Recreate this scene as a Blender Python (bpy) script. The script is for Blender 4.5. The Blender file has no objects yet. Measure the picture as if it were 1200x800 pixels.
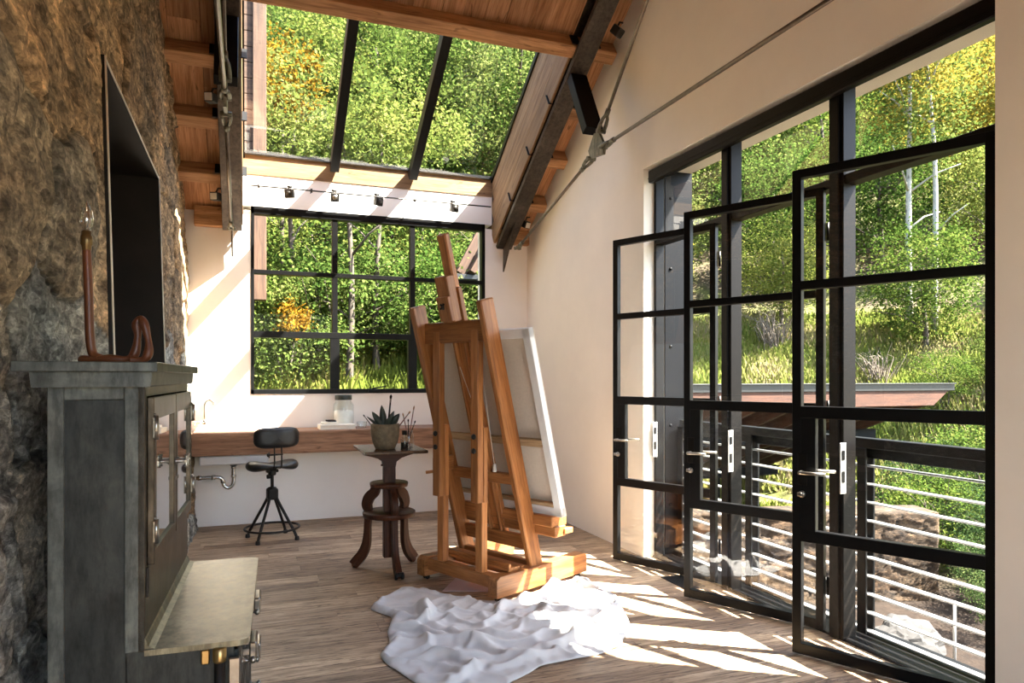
import bpy, bmesh, math, random
from mathutils import Vector, Matrix, noise
random.seed(7)
scn = bpy.context.scene
COL = scn.collection
PI = math.pi

# ------------------------------------------------------------------ materials
def new_mat(name):
    m = bpy.data.materials.new(name); m.use_nodes = True
    nt = m.node_tree; nt.nodes.clear()
    out = nt.nodes.new('ShaderNodeOutputMaterial')
    return m, nt, out
def N(nt, typ, **kw):
    n = nt.nodes.new(typ)
    for k, v in kw.items(): setattr(n, k, v)
    return n
def ramp(nt, fac, stops):
    r = N(nt, 'ShaderNodeValToRGB')
    e = r.color_ramp.elements
    while len(e) < len(stops): e.new(0.5)
    for i, (p, c) in enumerate(stops):
        e[i].position = p; e[i].color = (c[0], c[1], c[2], 1)
    nt.links.new(fac, r.inputs[0]); return r.outputs[0]
def noise_tex(nt, vec, scale, detail=4, rough=.55, dist=0.0):
    n = N(nt, 'ShaderNodeTexNoise'); n.inputs['Scale'].default_value = scale
    n.inputs['Detail'].default_value = detail; n.inputs['Roughness'].default_value = rough
    n.inputs['Distortion'].default_value = dist
    if vec: nt.links.new(vec, n.inputs['Vector'])
    return n.outputs['Fac']
def mapping(nt, vec, scale):
    mp = N(nt, 'ShaderNodeMapping'); mp.inputs['Scale'].default_value = scale
    nt.links.new(vec, mp.inputs['Vector']); return mp.outputs['Vector']
def mixc(nt, a, b, fac, mode='MIX'):
    m = N(nt, 'ShaderNodeMix', data_type='RGBA', blend_type=mode)
    for sock, v in ((m.inputs[0], fac), (m.inputs[6], a), (m.inputs[7], b)):
        if hasattr(v, 'links') or hasattr(v, 'is_linked'): nt.links.new(v, sock)
        elif isinstance(v, (int, float)): sock.default_value = v
        else: sock.default_value = (v[0], v[1], v[2], 1)
    return m.outputs[2]
def bump(nt, h, strength, dist=.01):
    b = N(nt, 'ShaderNodeBump'); b.inputs['Strength'].default_value = strength
    b.inputs['Distance'].default_value = dist; nt.links.new(h, b.inputs['Height'])
    return b.outputs['Normal']
def bsdf(nt, out, col, rough=.5, metal=0.0, normal=None, spec=.5):
    p = N(nt, 'ShaderNodeBsdfPrincipled')
    if hasattr(col, 'is_linked'): nt.links.new(col, p.inputs['Base Color'])
    else: p.inputs['Base Color'].default_value = (col[0], col[1], col[2], 1)
    if hasattr(rough, 'is_linked'): nt.links.new(rough, p.inputs['Roughness'])
    else: p.inputs['Roughness'].default_value = rough
    p.inputs['Metallic'].default_value = metal
    p.inputs['Specular IOR Level'].default_value = spec
    if normal: nt.links.new(normal, p.inputs['Normal'])
    nt.links.new(p.outputs[0], out.inputs[0]); return p
def attr(nt, name):
    a = N(nt, 'ShaderNodeAttribute', attribute_name=name); return a
def objco(nt): return N(nt, 'ShaderNodeTexCoord').outputs['Object']

def wood(name, dark, mid, light, rough=.5, knots=.0, tint=.35, grain=26, bmp=.25, spec=.4):
    m, nt, out = new_mat(name)
    g = attr(nt, 'grain'); v = g.outputs['Vector']
    t = attr(nt, 'tint').outputs['Fac']
    n1 = noise_tex(nt, mapping(nt, v, (1.6, grain, grain)), 1.0, 6, .62, .6)
    n2 = noise_tex(nt, mapping(nt, v, (6, 130, 130)), 1.0, 3, .6)
    n3 = noise_tex(nt, mapping(nt, v, (1.2, 4, 4)), 1.0, 3, .5)
    c = ramp(nt, n1, [(.3, dark), (.5, mid), (.72, light)])
    c = mixc(nt, c, ramp(nt, n2, [(.32, (.55, .5, .45)), (.55, (1, 1, 1))]), .7, 'MULTIPLY')
    c = mixc(nt, c, ramp(nt, n3, [(.3, (.72, .7, .68)), (.7, (1.15, 1.12, 1.08))]), .8, 'MULTIPLY')
    if knots:
        k = noise_tex(nt, mapping(nt, v, (5, 24, 24)), 1.0, 2, .5, 1.0)
        c = mixc(nt, c, ramp(nt, k, [(.66, (1, 1, 1)), (.72, (.16, .12, .09))]), knots, 'MULTIPLY')
    c = mixc(nt, c, ramp(nt, t, [(0, (1 - tint, 1 - tint, 1 - tint)), (1, (1 + tint, 1 + tint, 1 + tint))]), 1.0, 'MULTIPLY')
    bsdf(nt, out, c, rough, 0, bump(nt, n1, bmp, .006), spec)
    return m
def flat(name, col, rough=.5, metal=0.0, var=.12, scale=9, bmp=.0, spec=.5):
    m, nt, out = new_mat(name)
    n = noise_tex(nt, objco(nt), scale, 5, .6)
    lo = [c * (1 - var) for c in col]; hi = [min(1, c * (1 + var)) for c in col]
    c = ramp(nt, n, [(.3, lo), (.7, hi)])
    bsdf(nt, out, c, rough, metal, bump(nt, n, bmp, .01) if bmp else None, spec)
    return m
def patina(name, a, b, c3, rough=(.3, .6), metal=.85, scale=5):
    m, nt, out = new_mat(name)
    v = objco(nt)
    n = noise_tex(nt, v, scale, 8, .65, .4)
    n2 = noise_tex(nt, mapping(nt, v, (6, 6, 1.5)), 6, 5, .7)
    c = ramp(nt, n, [(.3, a), (.52, b), (.72, c3)])
    c = mixc(nt, c, ramp(nt, n2, [(.38, (.42, .42, .42)), (.58, (1.15, 1.15, 1.12))]), .8, 'MULTIPLY')
    r = N(nt, 'ShaderNodeMapRange'); nt.links.new(n2, r.inputs[0])
    r.inputs[3].default_value = rough[0]; r.inputs[4].default_value = rough[1]
    bsdf(nt, out, c, r.outputs[0], metal, bump(nt, n2, .08, .004))
    return m
def glass_mat(name, tint=(.95, .98, .97), ior=1.45, rough=.0, gain=1.0):
    m, nt, out = new_mat(name)
    ge = N(nt, 'ShaderNodeNewGeometry'); dt = N(nt, 'ShaderNodeVectorMath', operation='DOT_PRODUCT')
    nt.links.new(ge.outputs['Incoming'], dt.inputs[0]); nt.links.new(ge.outputs['Normal'], dt.inputs[1])
    def mth(op, a_, b_=None):
        q = N(nt, 'ShaderNodeMath', operation=op)
        for i_, v_ in enumerate((a_, b_)):
            if v_ is None: continue
            if hasattr(v_, 'is_linked'): nt.links.new(v_, q.inputs[i_])
            else: q.inputs[i_].default_value = v_
        return q.outputs[0]
    r0 = ((ior - 1) / (ior + 1)) ** 2 * 1.8
    k_ = mth('POWER', mth('SUBTRACT', 1.0, mth('ABSOLUTE', dt.outputs['Value'])), 5.0)
    mu = N(nt, 'ShaderNodeMath', operation='MULTIPLY'); mu.use_clamp = True
    nt.links.new(mth('ADD', r0, mth('MULTIPLY', k_, 1 - r0)), mu.inputs[0]); mu.inputs[1].default_value = gain
    t = N(nt, 'ShaderNodeBsdfTransparent'); t.inputs[0].default_value = (*tint, 1)
    g = N(nt, 'ShaderNodeBsdfGlossy'); g.inputs['Roughness'].default_value = rough
    mx = N(nt, 'ShaderNodeMixShader'); nt.links.new(mu.outputs[0], mx.inputs[0])
    nt.links.new(t.outputs[0], mx.inputs[1]); nt.links.new(g.outputs[0], mx.inputs[2])
    nt.links.new(mx.outputs[0], out.inputs[0]); return m
def leaf_mat(name, stops, transl=.4):
    m, nt, out = new_mat(name)
    t = attr(nt, 'tint').outputs['Fac']
    rnd = N(nt, 'ShaderNodeObjectInfo').outputs['Random']
    c = ramp(nt, t, stops)
    c = mixc(nt, c, ramp(nt, rnd, [(0, (.75, .82, .7)), (.5, (1, 1, 1)), (1, (1.22, 1.12, .9))]), 1.0, 'MULTIPLY')
    d = N(nt, 'ShaderNodeBsdfDiffuse'); nt.links.new(c, d.inputs[0])
    tr = N(nt, 'ShaderNodeBsdfTranslucent'); nt.links.new(c, tr.inputs[0])
    gl = N(nt, 'ShaderNodeBsdfGlossy'); gl.inputs['Roughness'].default_value = .38; gl.inputs[0].default_value = (.9, .95, .85, 1)
    mx = N(nt, 'ShaderNodeMixShader'); mx.inputs[0].default_value = transl
    nt.links.new(d.outputs[0], mx.inputs[1]); nt.links.new(tr.outputs[0], mx.inputs[2])
    m2 = N(nt, 'ShaderNodeMixShader'); m2.inputs[0].default_value = .0
    nt.links.new(mx.outputs[0], m2.inputs[1]); nt.links.new(gl.outputs[0], m2.inputs[2])
    nt.links.new(m2.outputs[0], out.inputs[0]); return m

M = {}
M['plaster'] = flat('warm white plaster', (.83, .76, .66), .85, 0, .05, 1.3, .12)
M['plaster_white'] = flat('white plaster', (.87, .82, .77), .85, 0, .04, 1.3, .1)
M['oak'] = wood('oiled oak', (0.2242, 0.0832, 0.0252), (0.4248, 0.1728, 0.0532), (0.5664, 0.2560, 0.0896), .42, 0, .2, 22, .12)
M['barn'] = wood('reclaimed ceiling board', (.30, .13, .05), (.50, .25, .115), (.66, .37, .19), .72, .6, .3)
M['purlin'] = wood('rough purlin timber', (.25, .12, .052), (.48, .25, .115), (.64, .37, .19), .75, .5, .2)
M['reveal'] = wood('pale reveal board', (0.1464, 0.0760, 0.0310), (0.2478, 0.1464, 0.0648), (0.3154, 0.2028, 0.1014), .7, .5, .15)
M['counter'] = wood('counter timber', (.13, .066, .036), (.27, .145, .085), (.40, .235, .15), .7, .8, .1, 18, .5)
M['walnut'] = wood('dark varnished wood', (.03, .010, .005), (.07, .024, .011), (.115, .04, .019), .45, 0, .15, 26, .25, .25)
M['board'] = wood('glossy dark board', (.03, .012, .005), (.065, .03, .013), (.105, .05, .022), .22, 0, .15, 26, .1, .6)
M['branch'] = wood('reddish branch wood', (0.0770, 0.0220, 0.0077), (0.1540, 0.0468, 0.0165), (0.2090, 0.0770, 0.0275), .4, .4, .1)
M['cedar'] = wood('cedar roof timber', (0.02734, 0.00886, 0.00385), (0.04989, 0.01771, 0.00803), (0.06760, 0.02734, 0.01287), .7, .2, .15)
M['stretcher'] = wood('pale pine stretcher', (.40, .26, .13), (.55, .38, .21), (.66, .48, .29), .7, 0, .1)
M['black'] = flat('black steel', (.004, .004, .0043), .36, 0, .2, 14, 0, .16)
M['pelmet'] = flat('dark bronze metal', (.0030, .0022, .0017), .45, 0, .2, 20, 0, .14)
M['truss'] = patina('waxed dark steel', (.045, .034, .026), (.075, .058, .045), (.12, .095, .075), (.35, .6), .6, 4)
M['rod'] = flat('dull rod steel', (.16, .13, .10), .38, .8, .25, 22)
M['node'] = patina('aged node steel', (.10, .095, .07), (.17, .16, .12), (.23, .21, .16), (.35, .6), .6, 12)
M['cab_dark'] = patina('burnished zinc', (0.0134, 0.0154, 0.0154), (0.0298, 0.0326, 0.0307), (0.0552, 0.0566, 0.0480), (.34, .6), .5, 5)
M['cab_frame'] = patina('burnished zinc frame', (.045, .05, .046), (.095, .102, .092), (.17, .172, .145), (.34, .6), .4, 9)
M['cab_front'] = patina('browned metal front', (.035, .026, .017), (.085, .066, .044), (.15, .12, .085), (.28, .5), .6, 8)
M['agedbrass'] = flat('aged brass', (.20, .135, .06), .38, .9, .25, 30)
M['outwood'] = wood('weathered outdoor timber', (0.03000, 0.01440, 0.00720), (0.06000, 0.03000, 0.01560), (0.09000, 0.05100, 0.03000), .8, .5, .15)
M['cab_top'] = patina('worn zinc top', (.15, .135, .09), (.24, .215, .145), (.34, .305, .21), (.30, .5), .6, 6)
M['nickel'] = flat('tarnished nickel', (.30, .28, .245), .28, .95, .25, 30)
M['chrome'] = flat('chrome', (.62, .62, .60), .14, 1, .06, 20)
M['brass'] = flat('brass', (.40, .27, .11), .32, .95, .15, 24)
M['iron'] = flat('cast iron', (0.01760, 0.01430, 0.01210), .42, .55, .25, 30)
M['leather'] = flat('black leather', (0.00880, 0.00770, 0.00715), .4, 0, .3, 18, .2)
M['panel'] = flat('blue grey steel panel', (.0016, .0021, .0032), .5, 0, .12, 2, 0, .12)
M['rail'] = flat('grey rail steel', (.0030, .0032, .0036), .45, 0, .12, 10, 0, .2)
M['slat'] = flat('pale metal slat', (.36, .36, .35), .35, .5, .08, 10)
M['edge'] = flat('bare ground steel edge', (.72, .66, .55), .5, .2, .05, 20)
M['recess'] = flat('blackened recess steel', (.013, .0095, .0075), .6, 0, .3, 4, 0, .25)
M['cloth'] = flat('white drop cloth', (.57, .565, .56), .9, 0, .07, 3, .15)
M['canvas'] = flat('raw canvas', (.66, .58, .48), .9, 0, .05, 60, .1)
M['canvas_edge'] = flat('primed canvas edge', (.80, .79, .77), .8, 0, .04, 8, .5)
M['paper'] = flat('pinkish paper', (.62, .47, .43), .8, 0, .05, 6)
M['clay'] = flat('mottled clay', (.20, .155, .095), .75, 0, .35, 30, .3)
M['soil'] = flat('potting soil', (.04, .026, .016), .95, 0, .3, 60, .3)
M['agave'] = flat('blue green leaf', (.045, .062, .05), .5, 0, .3, 12)
M['milk'] = flat('white powder', (.85, .83, .79), .9, 0, .03, 20)
M['lid'] = flat('dark green lid', (.03, .04, .033), .5, .2, .2, 10)
M['paperwhite'] = flat('off white paper', (.78, .73, .64), .85, 0, .06, 20)
M['porcelain'] = flat('white enamel', (.62, .62, .63), .35, 0, .04, 5)
M['mat'] = flat('black floor grille', (.01, .01, .011), .5, .3, .2, 20)
M['bristle'] = flat('brush bristle', (.30, .17, .08), .8, 0, .3, 40)
M['redlac'] = flat('red brown lacquer', (.16, .05, .035), .3, 0, .2, 20)
M['fixture'] = flat('lamp housing', (.03, .027, .024), .45, .5, .2, 20)
M['frost'] = flat('pale lamp face', (.60, .55, .46), .5, 0, .05, 12)
M['glass'] = glass_mat('window glass', (.97, .985, .975), 1.45)
M['winglass'] = glass_mat('coated window glass', (.97, .985, .975), 1.45, 0, .08)
M['skyglass'] = glass_mat('skylight glass', (.95, .975, .96), 1.5, 0, 1.1)
M['cabglass'] = glass_mat('old cabinet glass', (.30, .27, .23), 1.7, .02, 2.2)
M['clear'] = glass_mat('jar glass', (.93, .96, .95), 1.45, .0, 1.3)
M['bulb'] = glass_mat('bulb glass', (.90, .88, .84), 1.9, .0, 1.6)
M['bark'] = flat('grey brown bark', (0.0495, 0.0383, 0.0270), .9, 0, .35, 14, .5)
M['rock'] = flat('grey boulder', (0.02083, 0.01922, 0.01814), .9, 0, .3, 6, .6)
M['flash'] = flat('grey metal flashing', (0.02520, 0.02635, 0.02745), .4, .5, .08, 6)
M['leaf_green'] = leaf_mat('green leaves', [(0, (0.0180, 0.0396, 0.0084)), (.5, (0.0520, 0.0895, 0.0186)), (1, (0.1200, 0.1444, 0.0394))])
M['leaf_light'] = leaf_mat('light green leaves', [(0, (0.0397, 0.0668, 0.0151)), (.5, (0.0954, 0.1265, 0.0302)), (1, (0.1827, 0.1897, 0.0648))])
M['leaf_yellow'] = leaf_mat('yellowing leaves', [(0, (0.0874, 0.0879, 0.0154)), (.5, (0.1922, 0.1639, 0.0307)), (1, (0.2970, 0.2160, 0.0461))])
M['leaf_orange'] = leaf_mat('orange leaves', [(0, (0.1088, 0.0576, 0.0064)), (.5, (0.1856, 0.1023, 0.0128)), (1, (0.2368, 0.1471, 0.0224))])
M['leaf_sage'] = leaf_mat('sage green leaves', [(0, (.012, .026, .010)), (.5, (.038, .066, .024)), (1, (.105, .135, .05))])
M['twig'] = flat('dry brush', (.12, .095, .07), .9, 0, .3, 20)
M['grass'] = leaf_mat('grass blades', [(0, (0.0478, 0.0649, 0.0134)), (.45, (0.1104, 0.1433, 0.0269)), (.75, (0.1766, 0.1774, 0.0499)), (1, (0.2208, 0.1774, 0.0998))], .35)

def aspen_bark():
    m, nt, out = new_mat('white aspen bark')
    n = noise_tex(nt, mapping(nt, objco(nt), (9, 9, 5)), 1, 4, .6)
    c = ramp(nt, n, [(.34, (.08, .07, .06)), (.42, (.24, .23, .20)), (.7, (.32, .31, .28))])
    bsdf(nt, out, c, .8); return m
M['aspen'] = aspen_bark()
def floor_mat():
    m, nt, out = new_mat('weathered wide planks')
    v = attr(nt, 'grain').outputs['Vector']; t = attr(nt, 'tint').outputs['Fac']
    n1 = noise_tex(nt, mapping(nt, v, (2.0, 26, 26)), 1, 7, .65, .5)
    n2 = noise_tex(nt, mapping(nt, v, (5, 75, 75)), 1, 4, .65)
    n3 = noise_tex(nt, mapping(nt, v, (1.3, 5, 5)), 1, 3, .5)
    k = noise_tex(nt, mapping(nt, v, (9, 60, 60)), 1, 3, .6, .8)
    c = ramp(nt, n1, [(.28, (.20, .135, .082)), (.5, (.44, .33, .22)), (.72, (.60, .48, .34))])
    c = mixc(nt, c, ramp(nt, n2, [(.36, (.38, .33, .29)), (.53, (1.05, 1.05, 1.05))]), .85, 'MULTIPLY')
    c = mixc(nt, c, ramp(nt, k, [(.58, (1, 1, 1)), (.66, (.22, .18, .15))]), .85, 'MULTIPLY')
    c = mixc(nt, c, ramp(nt, n3, [(.3, (.78, .74, .72)), (.7, (1.12, 1.1, 1.06))]), .9, 'MULTIPLY')
    c = mixc(nt, c, ramp(nt, t, [(0, (.62, .56, .53)), (1, (1.25, 1.24, 1.2))]), 1, 'MULTIPLY')
    r = N(nt, 'ShaderNodeMapRange'); nt.links.new(n2, r.inputs[0]); r.inputs[3].default_value = .62; r.inputs[4].default_value = .42
    bsdf(nt, out, c, r.outputs[0], 0, bump(nt, n1, .3, .004), .4); return m
M['floor'] = floor_mat()
def stone_mat(name, big=True):
    m, nt, out = new_mat(name)
    a = attr(nt, 'stonecol').outputs['Color']; v = objco(nt)
    n1 = noise_tex(nt, mapping(nt, v, (5, 2.2, 5)), 1.3, 9, .7, .15); n2 = noise_tex(nt, mapping(nt, v, (12, 5.5, 13)), 1.5, 8, .72, .1)
    n3 = noise_tex(nt, mapping(nt, v, (30, 15, 42)), 1.6, 6, .7, .2); n4 = noise_tex(nt, v, 2.2, 4, .6)
    c = mixc(nt, a, ramp(nt, n1, [(.32, (.42, .40, .38)), (.5, (.95, .92, .88)), (.68, (1.5, 1.42, 1.28))]), 1, 'MULTIPLY')
    c = mixc(nt, c, ramp(nt, n2, [(.36, (.25, .23, .21)), (.48, (.9, .88, .86)), (.66, (1.35, 1.3, 1.2))]), .85, 'MULTIPLY')
    c = mixc(nt, c, ramp(nt, n3, [(.36, (.45, .43, .40)), (.55, (1.05, 1.03, 1)), (.72, (1.5, 1.45, 1.4))]), .8, 'MULTIPLY')
    c = mixc(nt, c, ramp(nt, n4, [(.4, (1.10, .96, .82)), (.6, (.92, .96, .98))]), .5, 'MULTIPLY')
    for (scl, lo, hi, amt) in (((15, 6, 15), .6, 1.4, .7), ((44, 24, 40), .5, 1.5, .8), ((110, 60, 90), .6, 1.4, .6)):
        vo = N(nt, 'ShaderNodeTexVoronoi'); vo.inputs['Scale'].default_value = 1.0
        wv = N(nt, 'ShaderNodeVectorMath', operation='ADD'); nt.links.new(mapping(nt, v, scl), wv.inputs[0])
        wn_ = N(nt, 'ShaderNodeTexNoise'); wn_.inputs['Scale'].default_value = 9; nt.links.new(v, wn_.inputs['Vector'])
        ws = N(nt, 'ShaderNodeVectorMath', operation='SCALE'); ws.inputs['Scale'].default_value = .18; nt.links.new(wn_.outputs['Color'], ws.inputs[0])
        nt.links.new(ws.outputs[0], wv.inputs[1]); nt.links.new(wv.outputs[0], vo.inputs['Vector'])
        sp = N(nt, 'ShaderNodeSeparateColor'); nt.links.new(vo.outputs['Color'], sp.inputs[0])
        c = mixc(nt, c, ramp(nt, sp.outputs[0], [(0, (lo, lo * .97, lo * .94)), (1, (hi, hi * .97, hi * .92))]), amt, 'MULTIPLY')
    hsum = N(nt, 'ShaderNodeMath', operation='ADD'); nt.links.new(n2, hsum.inputs[0]); nt.links.new(n3, hsum.inputs[1])
    bsdf(nt, out, c, .92, 0, bump(nt, hsum.outputs[0], .8, .010), .25); return m
M['stone'] = stone_mat('rough quarried stone')
def terrain_mat():
    m, nt, out = new_mat('hillside ground')
    v = objco(nt)
    n1 = noise_tex(nt, v, .5, 6, .6); n2 = noise_tex(nt, v, 6, 7, .7)
    t = attr(nt, 'tint').outputs['Fac']
    g = ramp(nt, n2, [(.3, (0.0335, 0.0391, 0.0084)), (.5, (0.0781, 0.0892, 0.0195)), (.7, (0.1228, 0.1172, 0.0474))])
    b = ramp(nt, n2, [(.3, (0.0279, 0.0195, 0.0112)), (.5, (0.0642, 0.0474, 0.0279)), (.7, (0.1061, 0.0865, 0.0558))])
    c = mixc(nt, g, b, ramp(nt, n1, [(.42, (0, 0, 0)), (.6, (1, 1, 1))]))
    mu = ramp(nt, n2, [(.3, (0.00700, 0.00400, 0.00260)), (.7, (0.02200, 0.01400, 0.00900))])
    c = mixc(nt, mu, c, t)
    bsdf(nt, out, c, .95, 0, bump(nt, n2, .6, .05), .2); return m
M['terrain'] = terrain_mat()

# ------------------------------------------------------------------ mesh builder
class MB:
    def __init__(s): s.v = []; s.f = []; s.g = []; s.t = []; s.sm = []
    def add(s, vs, fs, grain=None, tint=.5, smooth=False):
        o = len(s.v); s.v += [tuple(v) for v in vs]
        s.g += [tuple(g) for g in (grain if grain else vs)]
        s.t += (tint if isinstance(tint, list) else [tint] * len(vs))
        for f in fs: s.f.append(tuple(i + o for i in f)); s.sm.append(smooth)
        return s
    def box(s, size, mat=None, bev=.004, seg=1, tint=None, axis=0):
        """box centred at the origin of mat; grain runs along local axis"""
        bm = bmesh.new(); bmesh.ops.create_cube(bm, size=1)
        bmesh.ops.scale(bm, vec=size, verts=bm.verts)
        if bev: bmesh.ops.bevel(bm, geom=bm.edges[:], offset=min(bev, min(size) * .45), segments=seg, affect='EDGES', profile=.6)
        vs = [v.co.copy() for v in bm.verts]; bm.verts.index_update()
        fs = [[v.index for v in f.verts] for f in bm.faces]; bm.free()
        off = Vector((random.uniform(-40, 40), random.uniform(-40, 40), random.uniform(-40, 40)))
        gr = []
        for v in vs:
            q = (v.x, v.y, v.z) if axis == 0 else ((v.y, v.x, v.z) if axis == 1 else (v.z, v.x, v.y))
            gr.append(Vector(q) + off)
        if mat: vs = [mat @ v for v in vs]
        return s.add(vs, fs, gr, random.random() if tint is None else tint)
    def bx(s, x0, x1, y0, y1, z0, z1, bev=.004, axis=None, tint=None):
        sz = (abs(x1 - x0), abs(y1 - y0), abs(z1 - z0))
        if axis is None: axis = sz.index(max(sz))
        return s.box(sz, Matrix.Translation(((x0 + x1) / 2, (y0 + y1) / 2, (z0 + z1) / 2)), bev, 1, tint, axis)
    def beam(s, a, b, w, h, up=(0, 0, 1), bev=.004, tint=None):
        """bar from a to b; w across, h along up"""
        a = Vector(a); b = Vector(b); x = (b - a); L = x.length; x.normalize()
        u = Vector(up); y = u.cross(x).normalized(); z = x.cross(y)
        m = Matrix((x, y, z)).transposed().to_4x4(); m.translation = (a + b) / 2
        return s.box((L, w, h), m, bev, 1, tint, 0)
    def tube(s, pts, r, n=10, smooth=True, cap=True, closed=False):
        pts = [Vector(p) for p in pts]; k = len(pts)
        rs = r if isinstance(r, (list, tuple)) else [r] * k
        vs = []; gr = []; prev = None; L = 0
        off = random.uniform(-30, 30)
        for i, p in enumerate(pts):
            if closed: d = pts[(i + 1) % k] - pts[i - 1]
            else: d = pts[min(i + 1, k - 1)] - pts[max(i - 1, 0)]
            d.normalize()
            if prev is None:
                prev = d.orthogonal().normalized()
            prev = (prev - d * prev.dot(d)).normalized(); q = d.cross(prev)
            if i: L += (pts[i] - pts[i - 1]).length
            for j in range(n):
                a = 2 * PI * j / n
                o = prev * math.cos(a) * rs[i] + q * math.sin(a) * rs[i]
                vs.append(p + o); gr.append((L + off, rs[i] * math.cos(a), rs[i] * math.sin(a)))
        fs = []
        for i in range(k if closed else k - 1):
            for j in range(n):
                a = i * n + j; b = i * n + (j + 1) % n; i2 = ((i + 1) % k) * n
                fs.append((a, b, i2 + (j + 1) % n, i2 + j))
        s.add(vs, fs, gr, .5, smooth)
        if cap and not closed:
            o = len(s.v) - len(vs)
            s.f.append(tuple(o + j for j in reversed(range(n)))); s.sm.append(False)
            s.f.append(tuple(o + (k - 1) * n + j for j in range(n))); s.sm.append(False)
        return s
    def lathe(s, prof, c=(0, 0, 0), n=24, smooth=True, mat=None):
        """profile of (radius, z) round the z axis"""
        vs = []; fs = []
        for (r, z) in prof:
            for j in range(n):
                a = 2 * PI * j / n; vs.append(Vector((r * math.cos(a), r * math.sin(a), z)))
        for i in range(len(prof) - 1):
            for j in range(n):
                fs.append((i * n + j, i * n + (j + 1) % n, (i + 1) * n + (j + 1) % n, (i + 1) * n + j))
        if prof[0][0] > 1e-4: fs.append(tuple(reversed(range(n))))
        if prof[-1][0] > 1e-4: fs.append(tuple((len(prof) - 1) * n + j for j in range(n)))
        gr = [(v.z, v.x, v.y) for v in vs]
        vs = [(mat @ v if mat else v) + Vector(c) for v in vs]
        return s.add(vs, fs, gr, .5, smooth)
    def prism(s, poly, a, b, mat=None, tint=None, axis=0):
        """polygon in local xz extruded along local y from a to b"""
        n = len(poly)
        vs = [Vector((p[0], a, p[1])) for p in poly] + [Vector((p[0], b, p[1])) for p in poly]
        fs = [tuple(range(n)), tuple(reversed(range(n, 2 * n)))] + [(i, i + n, (i + 1) % n + n, (i + 1) % n) for i in range(n)]
        off = random.uniform(-30, 30)
        gr = [((v.x, v.z, v.y) if axis == 0 else (v.z, v.x, v.y)) for v in vs]
        gr = [(g[0] + off, g[1] + off, g[2]) for g in gr]
        if mat: vs = [mat @ v for v in vs]
        return s.add(vs, fs, gr, random.random() if tint is None else tint)
    def build(s, name, mat, parent=None, loc=None, **props):
        me = bpy.data.meshes.new(name); me.from_pydata(s.v, [], s.f)
        a = me.attributes.new('grain', 'FLOAT_VECTOR', 'POINT'); a.data.foreach_set('vector', [c for g in s.g for c in g])
        a = me.attributes.new('tint', 'FLOAT', 'POINT'); a.data.foreach_set('value', s.t)
        me.polygons.foreach_set('use_smooth', s.sm)
        bm = bmesh.new(); bm.from_mesh(me); bmesh.ops.recalc_face_normals(bm, faces=bm.faces[:]); bm.to_mesh(me); bm.free()
        me.materials.append(M[mat] if isinstance(mat, str) else mat)
        o = bpy.data.objects.new(name, me); COL.objects.link(o)
        if parent: o.parent = parent
        if loc: o.location = loc
        for k, v in props.items(): o[k] = v
        return o
def empty(name, loc, rz=0.0):
    o = bpy.data.objects.new(name, None); COL.objects.link(o); o.location = loc; o.rotation_euler = (0, 0, rz)
    o.empty_display_size = .1; return o
def tag(o, label, cat, group=None, kind=None):
    o['label'] = label; o['category'] = cat
    if group: o['group'] = group
    if kind: o['kind'] = kind
    return o
def struct(o, label, cat): return tag(o, label, cat, None, 'structure')
def copy_tree(o, parent=None):
    c = o.copy(); COL.objects.link(c)
    if parent: c.parent = parent
    for ch in list(o.children): copy_tree(ch, c)
    return c
def sstep(a, b, x):
    t = max(0, min(1, (x - a) / (b - a))); return t * t * (3 - 2 * t)

# ------------------------------------------------------------------ key dimensions (metres; X along the back wall, Y into the room)
YB = 7.16; XR = 2.874; SL = .64
def zpur(y): return 2.78 + SL * (YB - y)      # underside of the purlins
def zpl(y): return 2.95 + SL * (YB - y)       # underside of the ceiling boards
def zgl(y): return 3.52 + SL * (7.13 - y)     # skylight glass
YRID = 3.0; YF = -1.2
SKX0, SKX1, SKY0 = -.04, 2.465, 5.27

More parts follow.
